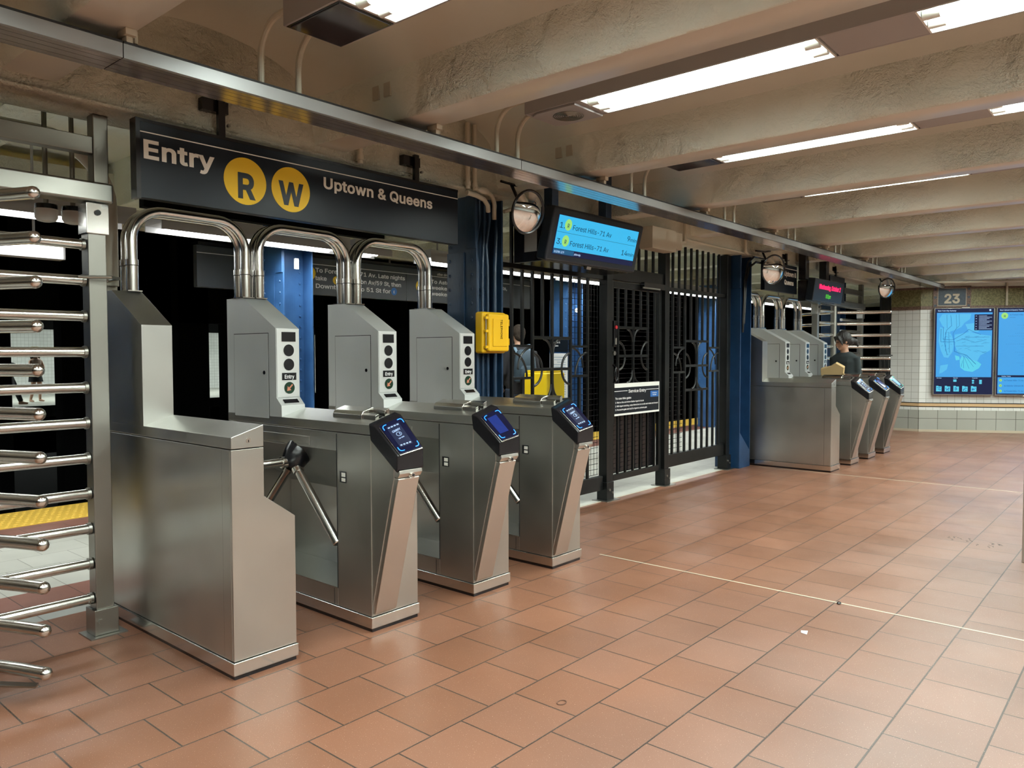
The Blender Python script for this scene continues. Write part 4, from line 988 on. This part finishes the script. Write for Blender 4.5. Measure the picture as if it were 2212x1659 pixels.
# ------------------------------------------------------------------ round mirrors
def mirror(label, x, y, z, r, yaw, tilt):
    t = thing('convex_mirror', label, 'mirror', (x, y, z), 0, 'round convex mirrors'); t.rotation_euler = (rad(tilt), 0, rad(yaw))
    n = 40; vs = []; fs = []
    for i in range(9):
        q = i/8; rr = r*.955*q
        for k in range(n): vs.append((rr*cos(2*pi*k/n), -.055*r/.15*(1-q*q), rr*sin(2*pi*k/n)))
    for i in range(8): fs += [(i*n+k, i*n+(k+1) % n, (i+1)*n+(k+1) % n, (i+1)*n+k) for k in range(n)]
    MB().add(vs, fs).build('mirror_glass', M_MIR, t, ang=80)
    MB().tube([(r*cos(2*pi*k/40), .004, r*sin(2*pi*k/40)) for k in range(41)], .010, 8).build('rim', M_BLKP, t)
    MB().disc((0, .006, 0), r*.98, .012).build('mirror_back', M_BLKP, t)
    MB().tube([(0, .02, r*.3), (0, .14, r*.6), (0, .22, r*1.15)], .012, 8).build('bracket_arm', M_BLKP, t)
    MB().tube([(-.14, .18, r*1.2), (.02, .20, r*1.15), (.10, .20, r*1.25)], .010, 6).build('bracket_bar', M_BLKP, t)
    return t
mirror('round convex mirror with black rim left of the arrivals screen', 4.19, 3.45, 2.352, .148, -6, 14)
mirror('round convex mirror left of the small far black sign', 8.70, 3.50, 2.32, .165, -25, 10)
mirror('farthest round convex mirror near the far tiled wall', 13.35, 3.50, 2.40, .155, -32, 10)

# ------------------------------------------------------------------ yellow phone box
ph = thing('telephone_box', 'yellow plastic emergency telephone box on the near blue column', 'phone box', (4.02, 3.70, 1.36))
b = MB().box(0, .26, .035, .115, 0, .30).build('box_body', M_YEL, ph, bevel=.018)
MB().box(.03, .255, .0, .036, .012, .288).build('box_lid', M_YEL, ph, bevel=.016)
MB().box(.07, .225, -.006, .002, .05, .25).build('lid_panel', M_YEL, ph, bevel=.004)
MB().tube([(.02, .02, .03), (.02, .02, .27)], .005, 8).build('hinge_rod', M_STT, ph)
for z in (.035, .15, .245): MB().box(.008, .05, .008, .03, z, z+.02).build('hinge_knuckle', M_YEL, ph, bevel=.003)
for z in (.06, .20): MB().box(.25, .268, .01, .05, z, z+.05).build('latch', M_YEL, ph, bevel=.004)
text('box_word', 'TELEPHONE', .040, M_BLKP, ph, Matrix.Translation((.148, -.0075, .245)) @ Matrix.Rotation(rad(90), 4, 'X') @ Matrix.Rotation(rad(-90), 4, 'Z'), .005, .0004, sx=.82, spacing=1.05)

# ------------------------------------------------------------------ far wall furniture
def wall_obj(name, label, cat, **k): t = thing(name, label, cat, **k); t.matrix_world = MS; return t
# numeral plaque
pq = wall_obj('number_plaque', 'blue mosaic plaque with cream number 23 on the far wall frieze', 'sign')
MB().box(.19, .78, -.018, -.0125, 2.126, 2.49).build('plaque_border', M_BRM, pq)
MB().box(.27, .70, -.022, -.0185, 2.165, 2.45).build('plaque_field', M_NAVY, pq); MB().box(.262, .708, -.020, -.0182, 2.157, 2.458).build('plaque_edge', M_CREAM, pq)
text('plaque_number', '23', .285, M_CREAM, pq, face_y(.485, -.0235, 2.205), .03, .001, 'CENTER', 1.0)
for x in (.225, .745):
    mb = MB()
    for z in (2.16, 2.30, 2.44): MB().box(x-.018, x+.018, -.020, -.0185, z-.018, z+.018).build('diamond_tile', M_NAVY, pq)
# map screen
sc1 = wall_obj('map_screen', 'tall blue lit subway map screen, left of the pair on the far wall', 'screen')
MB().box(.195, 1.125, -.075, -.0135, .635, 2.112).build('screen_housing', M_STP, sc1, bevel=.006)
MB().box(.212, 1.112, -.082, -.0755, .655, 2.104).build('screen_face', M_SCR_DK, sc1)
sm = MB().box(.235, 1.09, -.0845, -.0822, .945, 2.035).build('map_sea', M_SCR_MAP, sc1)
def poly_flat(pts, m, nm, y=-.0862, par=sm):
    return MB().prism([(.235+p[0]*.855, 2.035-p[1]*1.09) for p in pts], 'y', y, y+.0012).build(nm, m, par)
# land shapes of the map in fractions of the panel
poly_flat([(.10, .02), (.62, .02), (.60, .10), (.50, .16), (.45, .22), (.33, .27), (.22, .30), (.10, .20), (.04, .1)], M_SCR_LAND, 'map_land')
poly_flat([(.06, .22), (.22, .26), (.28, .36), (.32, .46), (.30, .60), (.22, .70), (.14, .69), (.08, .58), (.04, .44)], M_SCR_LAND, 'map_land', -.0866)
poly_flat([(.33, .34), (.60, .30), (.80, .34), (.98, .36), (.98, .58), (.90, .62), (.80, .66), (.74, .76), (.60, .72), (.46, .68), (.38, .60), (.33, .50)], M_SCR_LAND, 'map_land')
poly_flat([(.52, .18), (.70, .16), (.82, .22), (.75, .30), (.58, .30)], M_SCR_LAND, 'map_land', -.0866)
poly_flat([(.46, .68), (.60, .72), (.76, .76), (.82, .80), (.78, .86), (.66, .92), (.52, .90), (.44, .85), (.43, .74)], M_SCR_LAND2, 'map_land', -.0868)
poly_flat([(.34, .66), (.42, .68), (.43, .73), (.36, .74)], M_SCR_LAND2, 'map_land', -.0868)
poly_flat([(.04, .78), (.26, .775), (.26, .98), (.04, .98)], M_SCR_MAP, 'map_inset', -.0869)
poly_flat([(.08, .82), (.22, .80), (.20, .88), (.12, .93), (.06, .95)], M_SCR_LAND, 'map_land', -.0874)
rnd = random.Random(3); lines = MB()
def ml(pts, r=.0022): lines.tube([(.235+p[0]*.855, -.0885, 2.035-p[1]*1.09) for p in pts], r, 4)
ml([(.12, .22), (.12, .42), (.30, .42), (.5, .32), (.58, .26), (.7, .31), (.8, .34)], .003); ml([(.25, .04), (.27, .2), (.18, .27), (.14, .45), (.2, .66)], .003); ml([(.08, .25), (.08, .45), (.33, .45), (.33, .6), (.55, .66), (.72, .8)], .004)
ml([(.35, .03), (.36, .24), (.3, .32), (.32, .5)]); ml([(.4, .02), (.41, .2), (.34, .26)]); ml([(.18, .03), (.19, .24)]); ml([(.35, .52), (.85, .52)]); ml([(.36, .44), (.6, .38), (.95, .38)])
ml([(.4, .63), (.5, .67), (.5, .86)]); ml([(.5, .67), (.6, .87)]); ml([(.52, .66), (.68, .84)]); ml([(.45, .4), (.7, .46), (.9, .42)]); ml([(.16, .3), (.17, .6)]); ml([(.22, .3), (.24, .62)]); ml([(.48, .74), (.46, .84)])
for k in range(26):
    x, y = rnd.uniform(.35, .9), rnd.uniform(.36, .62); ml([(x, y), (x+rnd.uniform(.03, .1), y+rnd.uniform(-.02, .02))], .0015)
for k in range(18):
    x, y = rnd.uniform(.08, .26), rnd.uniform(.3, .66); ml([(x, y), (x+rnd.uniform(.02, .05), y+rnd.uniform(-.02, .02))], .0015)
lines.build('route_lines', M_SCR_LN, sm)
lg = poly_flat([(.68, .03), (1, .03), (1, .275), (.68, .275)], M_SCR_DK, 'map_legend', -.0878)
mb = MB()
for k in range(11):
    z = 2.035-1.09*(.055+.02*k); mb.box(.235+.855*.76, .235+.855*(.90+.09*((k*5) % 3)/2), -.0895, -.088, z-.003, z+.003)
    if k % 2 == 0: mb.box(.235+.855*.70, .235+.855*.72, -.0895, -.088, z-.004, z+.004)
mb.build('legend_lines', M_SCR_W, lg)
text('screen_title', 'New York City Subway', .042, M_SCR_W, sc1, MS.inverted() @ MS @ face_y(.25, -.0835, 2.058), .012, .0004, sx=.9)
mb = MB().disc((1.055, -.084, 2.073), .016, .001, n=16); mb.build('title_badge', M_SCR_W, sc1)
ic = MB()
for k in range(5):
    x = .245+.135*k; ic.box(x, x+.085, -.0845, -.0825, .700, .785).box(x, x+.035, -.0845, -.0825, .785, .795)
ic.box(.51, .56, -.0845, -.0825, .865, .905).box(.91, .95, -.0845, -.0825, .865, .90).box(.91, .95, -.0845, -.0825, .83, .862)
ic.disc((.815, -.0845, .885), .018, .002, n=16).box(.80, .83, -.0845, -.0825, .835, .86)
ic.build('app_icons', M_SCR_LAND2, sc1)
mb = MB()
for k in range(5):
    x = .245+.135*k
    for q in range(9): a, b_ = rnd.uniform(.01, .06), rnd.uniform(.01, .06); mb.box(x+a, x+a+.014, -.0855, -.0846, .70+b_, .714+b_)
mb.build('icon_marks', M_SCR_LN, sc1)
text('screen_words', 'See maps', .024, M_SCR_W, sc1, face_y(.25, -.0835, .922), .02, .0003); text('screen_words', 'Ride info', .024, M_SCR_W, sc1, face_y(.51, -.0835, .922), .02, .0003); text('screen_words', 'Travel info', .024, M_SCR_W, sc1, face_y(.80, -.0835, .922), .02, .0003)
MB().box(.62, .74, -.09, -.04, 2.1125, 2.122).build('top_lamp', M_LAMPW, sc1)
# trains screen
sc2 = wall_obj('trains_screen', 'tall blue lit train list screen cut by the right edge of the picture', 'screen')
MB().box(1.155, 2.085, -.075, -.0135, .635, 2.112).build('screen_housing', M_STP, sc2, bevel=.006)
MB().box(1.172, 2.072, -.082, -.0755, .655, 2.104).build('screen_face', M_SCR_DK, sc2)
s2 = MB().box(1.19, 2.05, -.0845, -.0822, .98, 2.035).build('list_panel', M_SCR_MAP, sc2)
s3 = MB().box(1.19, 2.05, -.0845, -.0822, .672, .945).build('list_panel', M_SCR_MAP, sc2)
text('screen_title', 'Next Uptown & Queens Trains', .040, M_SCR_W, sc2, face_y(1.20, -.0835, 2.06), .012, .0004, sx=.9)
text('screen_words', 'Further Trains', .03, M_SCR_W, sc2, face_y(1.25, -.0835, .953), .015, .0004)
d = MB().disc((1.275, -.086, 1.975), .052, .0012, n=32).build('route_disc', M_SCR_G, s2); text('route_letter', 'R', .07, M_SCR_INK, d, face_y(1.275, -.0868, 1.95), .01, .0003, 'CENTER')
text('list_words', 'to Forest Hills-71 Av', .045, M_SCR_LN, s2, face_y(1.35, -.086, 1.98), .01, .0003); text('list_words', 'Downtown', .025, M_SCR_LN, s2, face_y(1.35, -.086, 1.94), .01, .0003)
for k, s_ in enumerate(('to Forest Hills-71 Av', 'to Astoria-Ditmars Bl', 'to Forest Hills-71 Av')):
    z = .895-.09*k; d = MB().disc((1.235, -.086, z), .022, .0012, n=20).build('route_disc', M_SCR_G, s3); text('route_letter', 'RWR'[k], .03, M_SCR_INK, d, face_y(1.235, -.0868, z-.011), .01, .0003, 'CENTER')
    text('list_words', s_, .042, M_SCR_LN, s3, face_y(1.29, -.086, z-.013), .012, .0003)
mb = MB()
for q in range(18):
    z = 1.86-.045*q; mb.disc((1.62, -.086, z), .008, .001, n=10)
    for k in range((q*5) % 7+(6 if q in (5, 8) else 0)): mb.disc((1.59-.028*k, -.086, z), .004, .001, n=6)
mb.build('stop_dots', M_SCR_LN, s2)
# stainless machine edge at the right border of the picture
mv = thing('vending_machine', 'dark steel edge of a machine at the right border', 'machine', (5.87, .70, 0))
MB().box(0, .06, -.75, -.0, 0, 1.15).build('machine_side', M_ST, mv, bevel=.004)
mb = MB().prism([(-.0, 1.20), (-.10, 1.16), (-.17, 1.26), (-.10, 1.33), (.0, 1.31)], 'x', 0, .05)
hl = thing('handrail_bracket', 'pale grey angular bracket in front of the train list screen at the right border', 'bracket', (9.2, .98, 0))
MB().prism([(-.14, .92), (-.02, 1.04), (.0, 1.055), (.07, 1.01), (.05, .97), (.035, .93)], 'x', 0, .04).xf(Matrix.Rotation(rad(180), 4, 'Z')).build('bracket_plate', M_LAMPW, hl)

# ------------------------------------------------------------------ platform lamps
def plamp(label, x0, x1, y=6.05, z=2.325):
    t = thing('platform_lamp', label, 'ceiling lamp', (0, 0, 0), 0, 'fluorescent lamps over the platform')
    MB().box(x0-.12, x1+.12, y-.13, y+.13, z+.045, z+.13).build('casing', M_LAMPB, t, bevel=.003)
    area(t, x1-x0-.02, .20, PLAMP_W*(x1-x0), ((x0+x1)/2, y, z+.0435), (.95, 1, .97))
    for yy in (y-.05, y+.05): MB().tube([(x0, yy, z+.02), (x1, yy, z+.02)], .022, 10).build('tube', M_PTUBE, t)
    for x in (x0+.1, x1-.1): MB().tube([(x, y, z+.13), (x, y, 3.0)], .01, 6).build('hanger_rod', M_LAMPB, t)
    MB().box(x0-.12, x1+.12, y-.145, y-.131, z-.0, z+.06).box(x0-.12, x1+.12, y+.131, y+.145, z-.0, z+.06).build('lamp_lip', M_LAMPB, t)
for i, (a, b) in enumerate(((-1.6, -.4), (-.1, 2.44), (2.86, 4.42), (4.72, 4.92), (5.7, 7.9), (8.2, 9.6), (10.0, 12.6), (12.9, 15.4), (16, 18.6))):
    plamp('platform lamp '+['out of frame at the left', 'glowing behind the tall gate bars at the left edge', 'glowing under the first guard arch', 'short piece right of the second arch', 'behind the third arch and the first fence bay', 'behind the arrivals screen', 'behind the right fence bay', 'behind the far end of the fence', 'behind the far tall gate'][i], a, b)
t = thing('light_panel', 'bright white rectangular lamp low behind the gate bars at the left edge', 'lamp', (0, 0, 0))
MB().box(1.0, 2.30, 6.6, 6.72, 2.10, 2.20).build('panel_case', M_LAMPB, t); MB().box(1.02, 2.28, 6.59, 6.5995, 2.105, 2.195).build('lit_panel', M_PTUBE, t)
for x in (1.2, 2.1): MB().tube([(x, 6.66, 2.2), (x, 6.66, 3.0)], .01, 6).build('hanger_rod', M_LAMPB, t)
# lamps of the far platform
for i, x in enumerate([0+4.4*k for k in range(9)]):
    t = thing('far_platform_lamp', 'lamp over the far platform hidden behind dark partitions', 'ceiling lamp', (x, 25.3, 3.0), 0, 'far platform lamps')
    MB().box(-1.7, 1.7, -.15, .15, .06, .14).build('casing', M_LAMPB, t); area(t, 3.2, .26, 160, (0, 0, .058)); MB().tube([(-1.6, 0, .03), (1.6, 0, .03)], .025, 8).build('tube', M_FTUBE, t)
    for x in (-1.2, 1.2): MB().tube([(x, 0, .14), (x, 0, .2)], .02, 6).build('hanger_rod', M_LAMPB, t)
t = thing('signal_light', 'small green signal lamp between the second and third tower', 'signal', (7.55, 9.0, 0))
MB().box(-.1, .1, 0, .12, -1.15, 1.62).build('signal_case', M_DARK, t); MB().disc((0, -.004, 1.50), .055, .004, n=16).build('green_lens', M_GREEN, t)
# yellow bin
yb = thing('litter_bin', 'yellow square bin standing on the platform beyond the fence', 'bin', (7.30, 5.72, 0))
MB().prism([(0, 0), (.36, 0), (.36, .36), (0, .36)], 'z', 0, 1.12).build('bin_body', M_YBOX, yb, bevel=.015); MB().box(.02, .34, .02, .34, 1.121, 1.15).build('bin_lid', M_YBOX, yb, bevel=.006)


# ------------------------------------------------------------------ people
def limb(mb, pts, rad_, n=12): return mb.tube(pts, 1, n, radii=rad_)
def hand(mb, p, d, up, s=1.):
    """palm and five separate curled fingers"""
    p = Vector(p); d = Vector(d).normalized(); up = Vector(up).normalized(); r = d.cross(up).normalized()
    mb.tube([p, p+d*.04*s, p+d*.085*s], 1, 10, radii=[.026*s, .038*s, .036*s], flat=.5)
    for k, (o, l) in enumerate(((-.027, .070), (-.009, .080), (.009, .075), (.027, .060))):
        a = p+d*.08*s+r*o*s; mb.tube([a, a+d*l*.5*s-up*.008*s, a+d*l*.85*s-up*.03*s, a+d*l*.9*s-up*.05*s], 1, 8, radii=[.009*s, .0085*s, .008*s, .007*s])
    a = p+d*.02*s-r*.03*s; mb.tube([a, a+d*.03*s-r*.025*s-up*.01*s, a+d*.065*s-r*.03*s-up*.03*s], 1, 8, radii=[.012*s, .010*s, .008*s])
def head(mb, c, s=1., yaw=0., nod=0.):
    """head with nose, chin, brow, ears; face towards local -y"""
    st = len(mb.v); mb.sph((0, .01, .02), .092*s, 20, (.84, 1.02, 1.18)); mb.sph((0, -.022*s, -.045*s), .066*s, 16, (.86, .95, 1.05))
    mb.sph((0, -.075*s, -.085*s), .026*s, 10, (1.1, .8, .8))
    mb.tube([(0, -.084*s, .02*s), (0, -.102*s, -.018*s), (0, -.112*s, -.028*s), (0, -.09*s, -.04*s)], 1, 8, radii=[.008*s, .012*s, .014*s, .011*s])
    mb.sph((0, -.084*s, -.058*s), .018*s, 10, (1.5, .6, .45))
    for q in (-1, 1): mb.sph((q*.078*s, .015*s, -.01*s), .022*s, 10, (.35, .7, 1.15)); mb.sph((q*.03*s, -.082*s, .022*s), .016*s, 8, (1.1, .4, .5))
    mb.xf(Matrix.Translation(c) @ Matrix.Rotation(yaw, 4, 'Z') @ Matrix.Rotation(nod, 4, 'X'), st)
def eyes(t, c, yaw, nod, s=1.):
    mb = MB()
    for q in (-1, 1): mb.sph((q*.031*s, -.084*s, .010*s), .010*s, 8, (1.2, .7, .7))
    mb.xf(Matrix.Translation(c) @ Matrix.Rotation(yaw, 4, 'Z') @ Matrix.Rotation(nod, 4, 'X')); mb.build('eyes', M_BLKP, t)
# woman walking through the far turnstile passage; local frame: faces -y
wm = thing('person', 'person with tied dark hair in dark sweater holding a tan paper bag', 'person', (10.84, 3.36, 0), rad(-105)); HY = rad(-38)
b = MB(); b.loft([(0, 0, .80, .13, .10), (0, .0, .90, .16, .115), (0, 0, 1.0, .135, .10), (0, -.005, 1.12, .14, .10), (0, -.01, 1.25, .155, .095), (0, .0, 1.32, .13, .075), (0, .005, 1.355, .055, .05)], 20)
b.tube([(0, .0, 1.34), (0, -.015, 1.42), (0, -.03, 1.47)], 1, 14, radii=[.058, .05, .05])
head(b, (0, -.045, 1.515), .98, HY, rad(18))
for q in (-1, 1):
    limb(b, [(q*.075, 0, .86), (q*.085, -.02-.10*q, .47), (q*.085, .02-.16*q, .10)], [.085, .055, .036]); b.tube([(q*.085, .05-.16*q, .05), (q*.085, -.05-.16*q, .045), (q*.085, -.13-.16*q, .03)], 1, 10, radii=[.035, .04, .025])
    limb(b, [(q*.155, 0, 1.30), (q*.175, .03, 1.06), (q*.12, -.20, .98), (q*.085, -.26, .985)], [.052, .042, .032, .025]); hand(b, (q*.085, -.26, .985), (-q*.5, -.8, .1), (0, 0, 1), .85)
b.build('body', M_SKIN, wm, remesh=.011)
eyes(wm, (0, -.045, 1.515), HY, rad(18), .98)
s_ = MB(); s_.loft([(0, 0, .78, .155, .12), (0, 0, .90, .175, .13), (0, 0, 1.0, .155, .12), (0, -.005, 1.12, .16, .12), (0, -.01, 1.24, .185, .122), (0, 0, 1.315, .175, .105), (0, .012, 1.36, .10, .075), (0, .02, 1.375, .07, .05)], 20)
for q in (-1, 1): limb(s_, [(q*.15, 0, 1.30), (q*.178, .03, 1.06), (q*.13, -.19, .98), (q*.10, -.235, .985)], [.066, .057, .045, .038])
s_.build('sweater', M_CLOTH, wm, remesh=.012)
s_ = MB(); s_.loft([(0, 0, .74, .15, .12), (0, 0, .84, .172, .132), (0, 0, .92, .168, .125)], 20)
for q in (-1, 1): limb(s_, [(q*.075, 0, .84), (q*.085, -.02-.10*q, .47), (q*.085, .02-.16*q, .10)], [.105, .075, .055])
s_.build('trousers', M_CLOTHB, wm, remesh=.014)
s_ = MB(); st = 0; s_.sph((0, .022, .035), .100, 18, (.90, 1.02, 1.12)); s_.sph((0, .085, -.02), .06, 14, (1, .9, 1.1)); s_.tube([(0, .10, .0), (0, .15, -.05), (0, .17, -.13)], 1, 10, radii=[.035, .045, .012])
for q in (-1, 1): s_.tube([(q*.05, -.065, .09), (q*.078, -.06, .03), (q*.082, -.045, -.05)], 1, 8, radii=[.022, .018, .008])
s_.xf(Matrix.Translation((0, -.045, 1.515)) @ Matrix.Rotation(HY, 4, 'Z') @ Matrix.Rotation(rad(18), 4, 'X')); s_.build('hair', M_HAIR, wm, remesh=.009)
mb = MB().prism([(-.13, 0), (.13, 0), (.15, .19), (.05, .25), (-.02, .20), (-.14, .17)], 'y', -.06, .06)
bg = mb.build('paper_bag', M_BAG, bevel=.006); bg.matrix_world = Matrix.Translation((10.57, 3.43, .985)) @ Matrix.Rotation(rad(-80), 4, 'Z') @ Matrix.Rotation(rad(8), 4, 'X')
tag(bg, 'crumpled tan paper bag held at the far turnstiles', 'bag')
# man with a backpack on the platform, seen from behind; faces +y
mn = thing('person', 'person with a blue grey backpack standing on the platform, seen from behind', 'person', (7.82, 6.60, 0), rad(180-30))
b = MB(); b.loft([(0, 0, .86, .15, .11), (0, 0, .95, .17, .12), (0, 0, 1.1, .16, .11), (0, 0, 1.3, .195, .12), (0, 0, 1.42, .19, .105), (0, 0, 1.46, .08, .06)], 20)
b.tube([(0, 0, 1.43), (0, -.01, 1.50), (0, -.02, 1.55)], 1, 14, radii=[.065, .058, .06]); head(b, (0, -.03, 1.60), 1.05, rad(8), rad(16))
for q in (-1, 1):
    limb(b, [(q*.09, 0, .92), (q*.10, -.01, .50), (q*.11, .02, .09)], [.09, .06, .04]); b.tube([(q*.11, .06, .05), (q*.11, -.05, .05), (q*.12, -.15, .03)], 1, 10, radii=[.04, .045, .028])
    limb(b, [(q*.18, 0, 1.38), (q*.235, .02, 1.10), (q*.21, -.12, .90)], [.056, .045, .03]); hand(b, (q*.21, -.12, .90), (0, -.5, -.85), (0, 1, 0), 1.)
b.build('body', M_SKIN, mn, remesh=.013); eyes(mn, (0, -.03, 1.60), rad(8), rad(16), 1.05)
s_ = MB(); s_.loft([(0, 0, .82, .175, .14), (0, 0, .95, .19, .14), (0, 0, 1.1, .18, .13), (0, 0, 1.3, .215, .14), (0, 0, 1.41, .205, .12), (0, 0, 1.47, .10, .08)], 20)
for q in (-1, 1): limb(s_, [(q*.18, 0, 1.38), (q*.24, .02, 1.10), (q*.22, -.09, .95)], [.075, .062, .048])
s_.build('jacket', M_CLOTHB, mn, remesh=.014)
s_ = MB(); s_.loft([(0, 0, .80, .165, .135), (0, 0, .93, .18, .135)], 20)
for q in (-1, 1): limb(s_, [(q*.09, 0, .88), (q*.10, -.01, .50), (q*.11, .02, .09)], [.11, .08, .062])
s_.build('trousers', M_JEAN, mn, remesh=.014)
s_ = MB(); s_.sph((0, .022, .035), .105, 18, (.88, 1.0, 1.05)); s_.sph((0, .05, -.02), .075, 14, (1, .8, 1.1)); s_.xf(Matrix.Translation((0, -.03, 1.60)) @ Matrix.Rotation(rad(16), 4, 'X')); s_.build('hair', M_HAIR2, mn, remesh=.010)
bp = thing('backpack', 'blue grey backpack with pale straps worn by the person on the platform', 'backpack', (7.82, 6.60, 0), rad(180-30))
s_ = MB(); s_.loft([(0, .23, .98, .12, .06), (0, .23, 1.0, .15, .085), (0, .235, 1.15, .155, .10), (0, .225, 1.30, .14, .085), (0, .20, 1.39, .10, .055), (0, .19, 1.41, .05, .03)], 20); s_.build('pack_body', M_BPK, bp)
MB().loft([(0, .31, 1.0, .09, .035), (0, .325, 1.05, .11, .045), (0, .325, 1.16, .10, .04), (0, .31, 1.20, .07, .025)], 16).build('front_pocket', M_BPK, bp)
for q in (-1, 1): MB().tube([(q*.09, .19, 1.36), (q*.11, .08, 1.475), (q*.115, -.06, 1.46), (q*.12, -.13, 1.35), (q*.13, -.08, 1.15), (q*.13, .15, 1.03)], 1, 8, radii=[.022]*6, flat=.4).build('strap', M_BPKL, bp)
MB().box(-.03, -.02, .360, .372, 1.09, 1.13).box(-.005, .005, .360, .372, 1.09, 1.13).build('white_patch', M_WHTL, bp)
# woman with straw hat on the far platform, front view
hw = thing('person', 'person in a straw hat and pale top on the far platform', 'person', (7.64, 24.4, 0), rad(20))
b = MB(); b.loft([(0, 0, .72, .12, .10), (0, 0, .84, .15, .11), (0, 0, .95, .12, .09), (0, -.02, 1.12, .15, .10), (0, -.03, 1.22, .15, .09), (0, -.03, 1.26, .06, .05)], 16)
b.tube([(0, -.03, 1.24), (0, -.05, 1.32)], 1, 12, radii=[.05, .05]); head(b, (0, -.07, 1.39), .95, 0, rad(20))
for q in (-1, 1):
    limb(b, [(q*.07, 0, .78), (q*.10, -.06, .43), (q*(.10+.04), .02, .09)], [.085, .055, .035]); b.tube([(q*.14, .05, .05), (q*.15, -.05, .045), (q*.16, -.13, .03)], 1, 8, radii=[.035, .035, .02])
    limb(b, [(q*.15, -.02, 1.18), (q*.22, -.06, .98), (q*.06, -.20, .95)], [.045, .035, .025]); hand(b, (q*.06, -.20, .95), (-q, -.2, 0), (0, 0, 1), .9)
b.build('body', M_SKIN, hw, remesh=.016); eyes(hw, (0, -.07, 1.39), 0, rad(20), .95)
s_ = MB(); s_.loft([(0, 0, .86, .155, .12), (0, 0, .95, .135, .105), (0, -.02, 1.12, .165, .115), (0, -.03, 1.21, .16, .10), (0, -.03, 1.245, .08, .06)], 16); s_.build('top', M_PINK, hw, remesh=.016)
MB().loft([(0, -.02, .58, .20, .16), (0, 0, .78, .17, .13), (0, 0, .87, .15, .12)], 16).build('dark_skirt', M_CLOTHB, hw)
s_ = MB(); s_.sph((0, .02, .02), .10, 14, (.92, 1, 1.1)); s_.tube([(.06, .03, 0), (.11, .02, -.12), (.10, -.02, -.24)], 1, 8, radii=[.05, .05, .02]); s_.tube([(-.06, .03, 0), (-.10, .02, -.12), (-.09, -.02, -.22)], 1, 8, radii=[.05, .05, .02]); s_.xf(Matrix.Translation((0, -.06, 1.39)) @ Matrix.Rotation(rad(20), 4, 'X')); s_.build('hair', M_HAIR2, hw, remesh=.016)
MB().loft([(0, -.03, 1.455, .19, .19), (0, -.03, 1.465, .18, .18), (0, -.02, 1.47, .105, .105), (0, -.01, 1.56, .10, .10), (0, -.01, 1.575, .085, .085)], 24).build('straw_hat', M_HAT, hw)
# dark figure at the very left edge on the far platform, one hand held out
dk = thing('person', 'dark clothed person at the left picture edge, one hand reaching out', 'person', (6.62, 23.4, 0), rad(75))
b = MB(); head(b, (0, 0, 1.62), 1.0); b.tube([(0, 0, 1.42), (0, 0, 1.55)], .055, 12)
b.loft([(0, 0, .9, .16, .12), (0, 0, 1.1, .15, .11), (0, 0, 1.35, .19, .12), (0, 0, 1.44, .10, .08)], 16)
for q in (-1, 1):
    limb(b, [(q*.09, 0, .95), (q*.10, -.20*q, .5), (q*.10, -.34*q, .09)], [.09, .06, .04]); b.tube([(q*.10, .06-.34*q, .06), (q*.10, -.16-.34*q, .035)], 1, 10, radii=[.05, .03])
    limb(b, [(q*.18, 0, 1.38), (q*.22, .0, 1.12), (q*.16, -.25, 1.08)], [.055, .045, .028]); hand(b, (q*.16, -.25, 1.08), (0, -1, .1), (0, 0, 1), 1.)
b.build('body', M_SKIN, dk, remesh=.016); eyes(dk, (0, 0, 1.62), 0, 0)
s_ = MB(); s_.loft([(0, 0, .45, .26, .22), (0, 0, .9, .20, .16), (0, 0, 1.1, .18, .14), (0, 0, 1.35, .215, .145), (0, 0, 1.46, .11, .09)], 16)
for q in (-1, 1): limb(s_, [(q*.18, 0, 1.38), (q*.23, .0, 1.12), (q*.17, -.22, 1.08)], [.08, .065, .05])
s_.build('long_coat', M_CLOTHB, dk, remesh=.018)
s_ = MB()
for q in (-1, 1): limb(s_, [(q*.09, 0, .95), (q*.10, -.20*q, .5), (q*.10, -.34*q, .09)], [.11, .08, .06])
s_.build('trousers', M_CLOTHB, dk, remesh=.018)
MB().sph((0, .012, 1.65), .105, 14, (.9, 1, 1.1)).build('hair', M_HAIR, dk)
